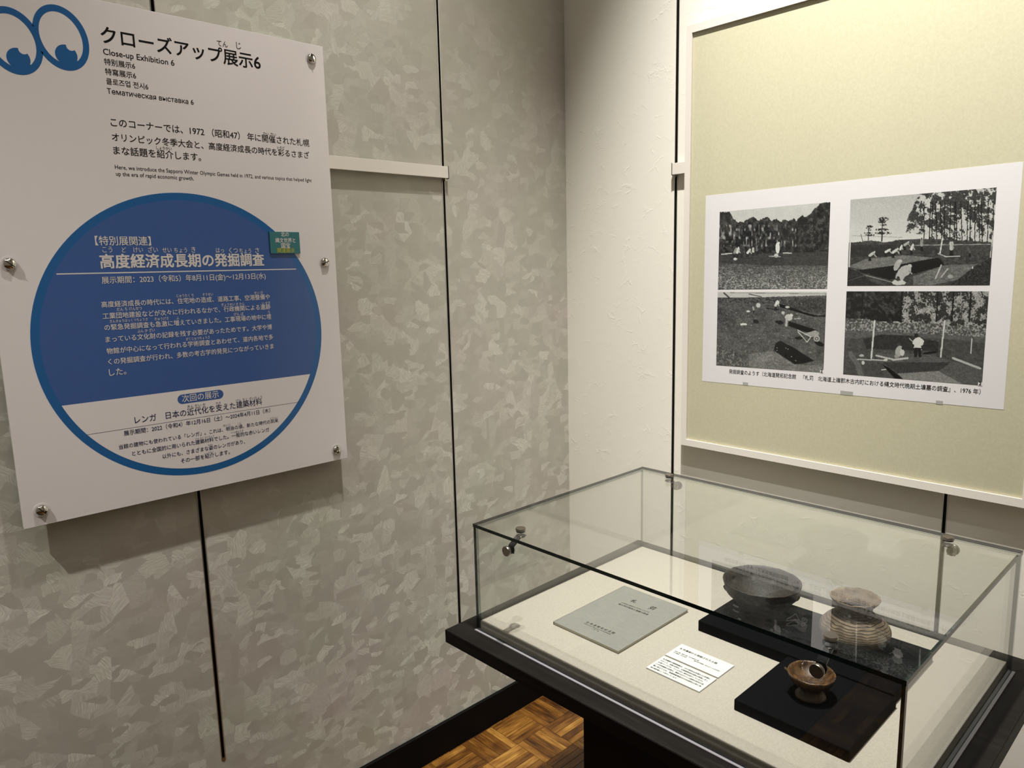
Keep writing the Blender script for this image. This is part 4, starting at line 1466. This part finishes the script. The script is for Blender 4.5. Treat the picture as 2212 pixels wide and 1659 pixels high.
def photo_d(X, Y):
    d = fbm(X, Y * 0.9, 34, 3)
    T = np.where(d + 0.35 * (vnoise(X, Y, 6, 5) - 0.5) > 0.46, 26 + 40 * vnoise(X, Y, 4, 6), 112 + 80 * vnoise(X, Y, 5, 8))
    T = np.where((X < 1330 + 30 * (fbm(X, Y, 40, 4) - 0.5)) & (Y < 1050), 24 + 150 * np.clip(fbm(X, Y, 22, 9) - 0.46, 0, 1) + 60 * np.clip(vnoise(X, Y, 5, 10) - 0.7, 0, 1), T)
    for x in (1330, 1560, 1660, 1770, 1080):
        T[onseg(X, Y, x, 860, x - 12, 1050, 5)] = 24
    bt = line_y(X, [(960, 1030), (1100, 1035), (1230, 1060), (1500, 1060), (1700, 1080), (1880, 1100)]) + 12 * (fbm(X, Y, 12, 12) - 0.5)
    gt = line_y(X, [(950, 1108), (1240, 1116), (1500, 1130), (1880, 1150)])
    T = np.where(Y > bt, 70 + 190 * np.clip(vnoise(X, Y, 7, 14) - 0.35, 0, 1), T)
    T = np.where(Y > gt, 88 + 40 * (fbm(X, Y * 2, 14, 15) - 0.5), T)
    gd = line_y(X, [(950, 1150), (1060, 1160), (1130, 1138), (1300, 1136), (1450, 1150), (1700, 1170), (1880, 1190)])
    T = np.where(Y > gd, 50 + 40 * (fbm(X, Y * 1.4, 20, 17)), T)
    T = np.where(inpoly(X, Y, [(1080, 1160), (1200, 1132), (1380, 1140), (1560, 1180), (1560, 1240), (1100, 1226)]), 26 + 36 * fbm(X, Y, 9, 18), T)
    T = np.where(inpoly(X, Y, [(1160, 1256), (1500, 1262), (1600, 1290), (1850, 1360), (1850, 1470), (1600, 1440), (1180, 1310)]), 80 + 40 * (fbm(X, Y * 2, 16, 19) - 0.4), T)
    T = np.where(inpoly(X, Y, [(1200, 1310), (1640, 1312), (1560, 1370), (1300, 1376)]), 34 + 40 * fbm(X, Y * 0.7, 8, 21), T)
    T = np.where(inpoly(X, Y, [(1300, 1384), (1560, 1366), (1720, 1452), (1340, 1420)]), 128 + 40 * (fbm(X, Y * 2, 14, 22) - 0.5), T)
    T = np.where(inpoly(X, Y, [(1195, 1318), (1250, 1350), (1345, 1425), (1280, 1412)]), 12, T)
    T = np.where(inpoly(X, Y, [(985, 1240), (1010, 1240), (1065, 1330), (1085, 1400), (1050, 1398), (1030, 1330), (985, 1270)]), 96, T)
    T[onseg(X, Y, 1154, 1046, 1132, 1286, 5)] = 212
    T[onseg(X, Y, 1602, 1046, 1576, 1276, 5)] = 206
    T[onseg(X, Y, 1775, 1162, 1770, 1252, 4)] = 206
    T[onseg(X, Y, 1376, 1158, 1455, 1232, 2)] = 200
    T[onseg(X, Y, 1655, 1284, 1828, 1350, 7)] = 184
    T[onseg(X, Y, 1165, 1268, 1270, 1292, 5)] = 190
    T[onseg(X, Y, 1270, 1296, 1365, 1284, 6)] = 190
    T[onseg(X, Y, 1045, 1292, 1215, 1298, 4)] = 180
    T[inell(X, Y, 1224, 1296, 13, 9)] = 205
    T[inell(X, Y, 1070, 1268, 15, 8)] = 180
    T[inell(X, Y, 1080, 1314, 10, 12)] = 200
    T[onseg(X, Y, 1200, 1360, 1224, 1356, 3)] = 205
    # standing person, then the one crouching
    T[inpoly(X, Y, [(1404, 1214), (1450, 1214), (1454, 1278), (1436, 1280), (1430, 1240), (1424, 1280), (1406, 1278)])] = 26
    T[inpoly(X, Y, [(1400, 1172), (1418, 1152), (1446, 1152), (1470, 1174), (1464, 1198), (1450, 1206), (1452, 1218), (1404, 1218), (1408, 1200), (1396, 1190)])] = 214
    T[inell(X, Y, 1420, 1140, 14, 15)] = 36
    T[inell(X, Y, 1310, 1240, 24, 36, 0.3)] = 168
    T[inell(X, Y, 1308, 1196, 11, 11)] = 60
    T[inell(X, Y, 1330, 1248, 14, 22)] = 206
    T[inell(X, Y, 1334, 1222, 9, 9)] = 36
    T[inell(X, Y, 1294, 1272, 14, 12)] = 150
    T[inell(X, Y, 1510, 1250, 48, 8, -0.1)] = 20
    return T


PHOTOS = [
    (photo_a, [(163, 349), (871, 285), (850, 840), (151, 846)], [(-0.6094, 1.7141), (-0.9288, 1.7176), (-0.9304, 1.4956), (-0.6087, 1.4910)], 'photograph of a field edge with workers before a line of trees'),
    (photo_b, [(1000, 270), (1935, 192), (1890, 818), (978, 822)], [(-0.9796, 1.7194), (-1.2968, 1.7205), (-1.2983, 1.5054), (-0.9816, 1.5031)], 'photograph of many diggers around trenches beside tall trees'),
    (photo_c, [(150, 860), (847, 860), (826, 1378), (140, 1330)], [(-0.6083, 1.4846), (-0.9296, 1.4875), (-0.9305, 1.2725), (-0.6084, 1.2665)], 'photograph of bare ground with pits and a wheelbarrow'),
    (photo_d, [(974, 857), (1885, 857), (1840, 1460), (952, 1387)], [(-0.9807, 1.4891), (-1.2977, 1.4917), (-1.2987, 1.2754), (-0.9824, 1.2734)], 'photograph of two people measuring a pit before bushes'),
]


def homog(src, dst):
    A, bb = [], []
    for (x, y), (u, v) in zip(src, dst):
        A.append([x, y, 1, 0, 0, 0, -u * x, -u * y])
        bb.append(u)
        A.append([0, 0, 0, x, y, 1, -v * x, -v * y])
        bb.append(v)
    h = np.linalg.solve(np.array(A, float), np.array(bb, float))
    return np.append(h, 1).reshape(3, 3)


NU, NV = 300, 205
for fn, crop_q, quad_, lab in PHOTOS:
    uu, vv = np.meshgrid(np.linspace(0, 1, NU), np.linspace(0, 1, NV))

    def warp(H):
        w_ = H[2, 0] * uu + H[2, 1] * vv + H[2, 2]
        return (H[0, 0] * uu + H[0, 1] * vv + H[0, 2]) / w_, (H[1, 0] * uu + H[1, 1] * vv + H[1, 2]) / w_
    sq = [(0, 0), (1, 0), (1, 1), (0, 1)]
    X, Y = warp(homog(sq, crop_q))
    Wy, Wz = warp(homog(sq, [slide(*q) for q in quad_]))
    T = grain(fn(X, Y), X, Y, 5) + rng.uniform(-8, 8, X.shape)
    T = np.clip(T, 8, 232) / 255.0
    L = np.where(T <= 0.04045, T / 12.92, ((T + 0.055) / 1.055) ** 2.4)
    n = NU * NV
    co = np.stack([np.full(n, XP - 0.0006), Wy.ravel(), Wz.ravel()], 1)
    idx = np.arange(n).reshape(NV, NU)
    q = np.stack([idx[:-1, :-1], idx[1:, :-1], idx[1:, 1:], idx[:-1, 1:]], -1).reshape(-1, 4)
    me = bpy.data.meshes.new('photo_print')
    me.vertices.add(n)
    me.vertices.foreach_set('co', co.ravel())
    me.loops.add(q.size)
    me.loops.foreach_set('vertex_index', q.ravel().astype(np.int32))
    me.polygons.add(len(q))
    me.polygons.foreach_set('loop_start', (np.arange(len(q)) * 4).astype(np.int32))
    me.update(calc_edges=True)
    ca = me.color_attributes.new('tone', 'FLOAT_COLOR', 'POINT')
    ca.data.foreach_set('color', np.stack([L.ravel() * 1.0, L.ravel() * 0.985, L.ravel() * 0.95, np.ones(n)], 1).ravel())
    me.materials.append(M_PRINT)
    o = bpy.data.objects.new('photo_print', me)
    COL.objects.link(o)
    o.parent = ps
    o.matrix_parent_inverse = Matrix.Translation(-world_loc(ps))
    o['label'] = lab
for i, (y, z) in enumerate([(-0.9252, 1.2715), (-1.2943, 1.2745)]):
    y, z = slide(y, z)
    MB().box(XP - 0.00075, XP - 0.00068, y - 0.0052, y + 0.0035, z - 0.0005, z + 0.0085).build('plate_number_box', M_PAPER, ps)
    queue_text('two', '2', (XP - 0.0009, y + 0.0020, z + 0.0012), (XP - 0.0009, y - 0.0030, z + 0.0012), None, (0, 0, 1), (-1, 0, 0), 0.05, stretch=1.0)
flush_text({'two': ('lettering', M_INK, ps, 'small plate numbers')})
bpy.context.view_layer.update()
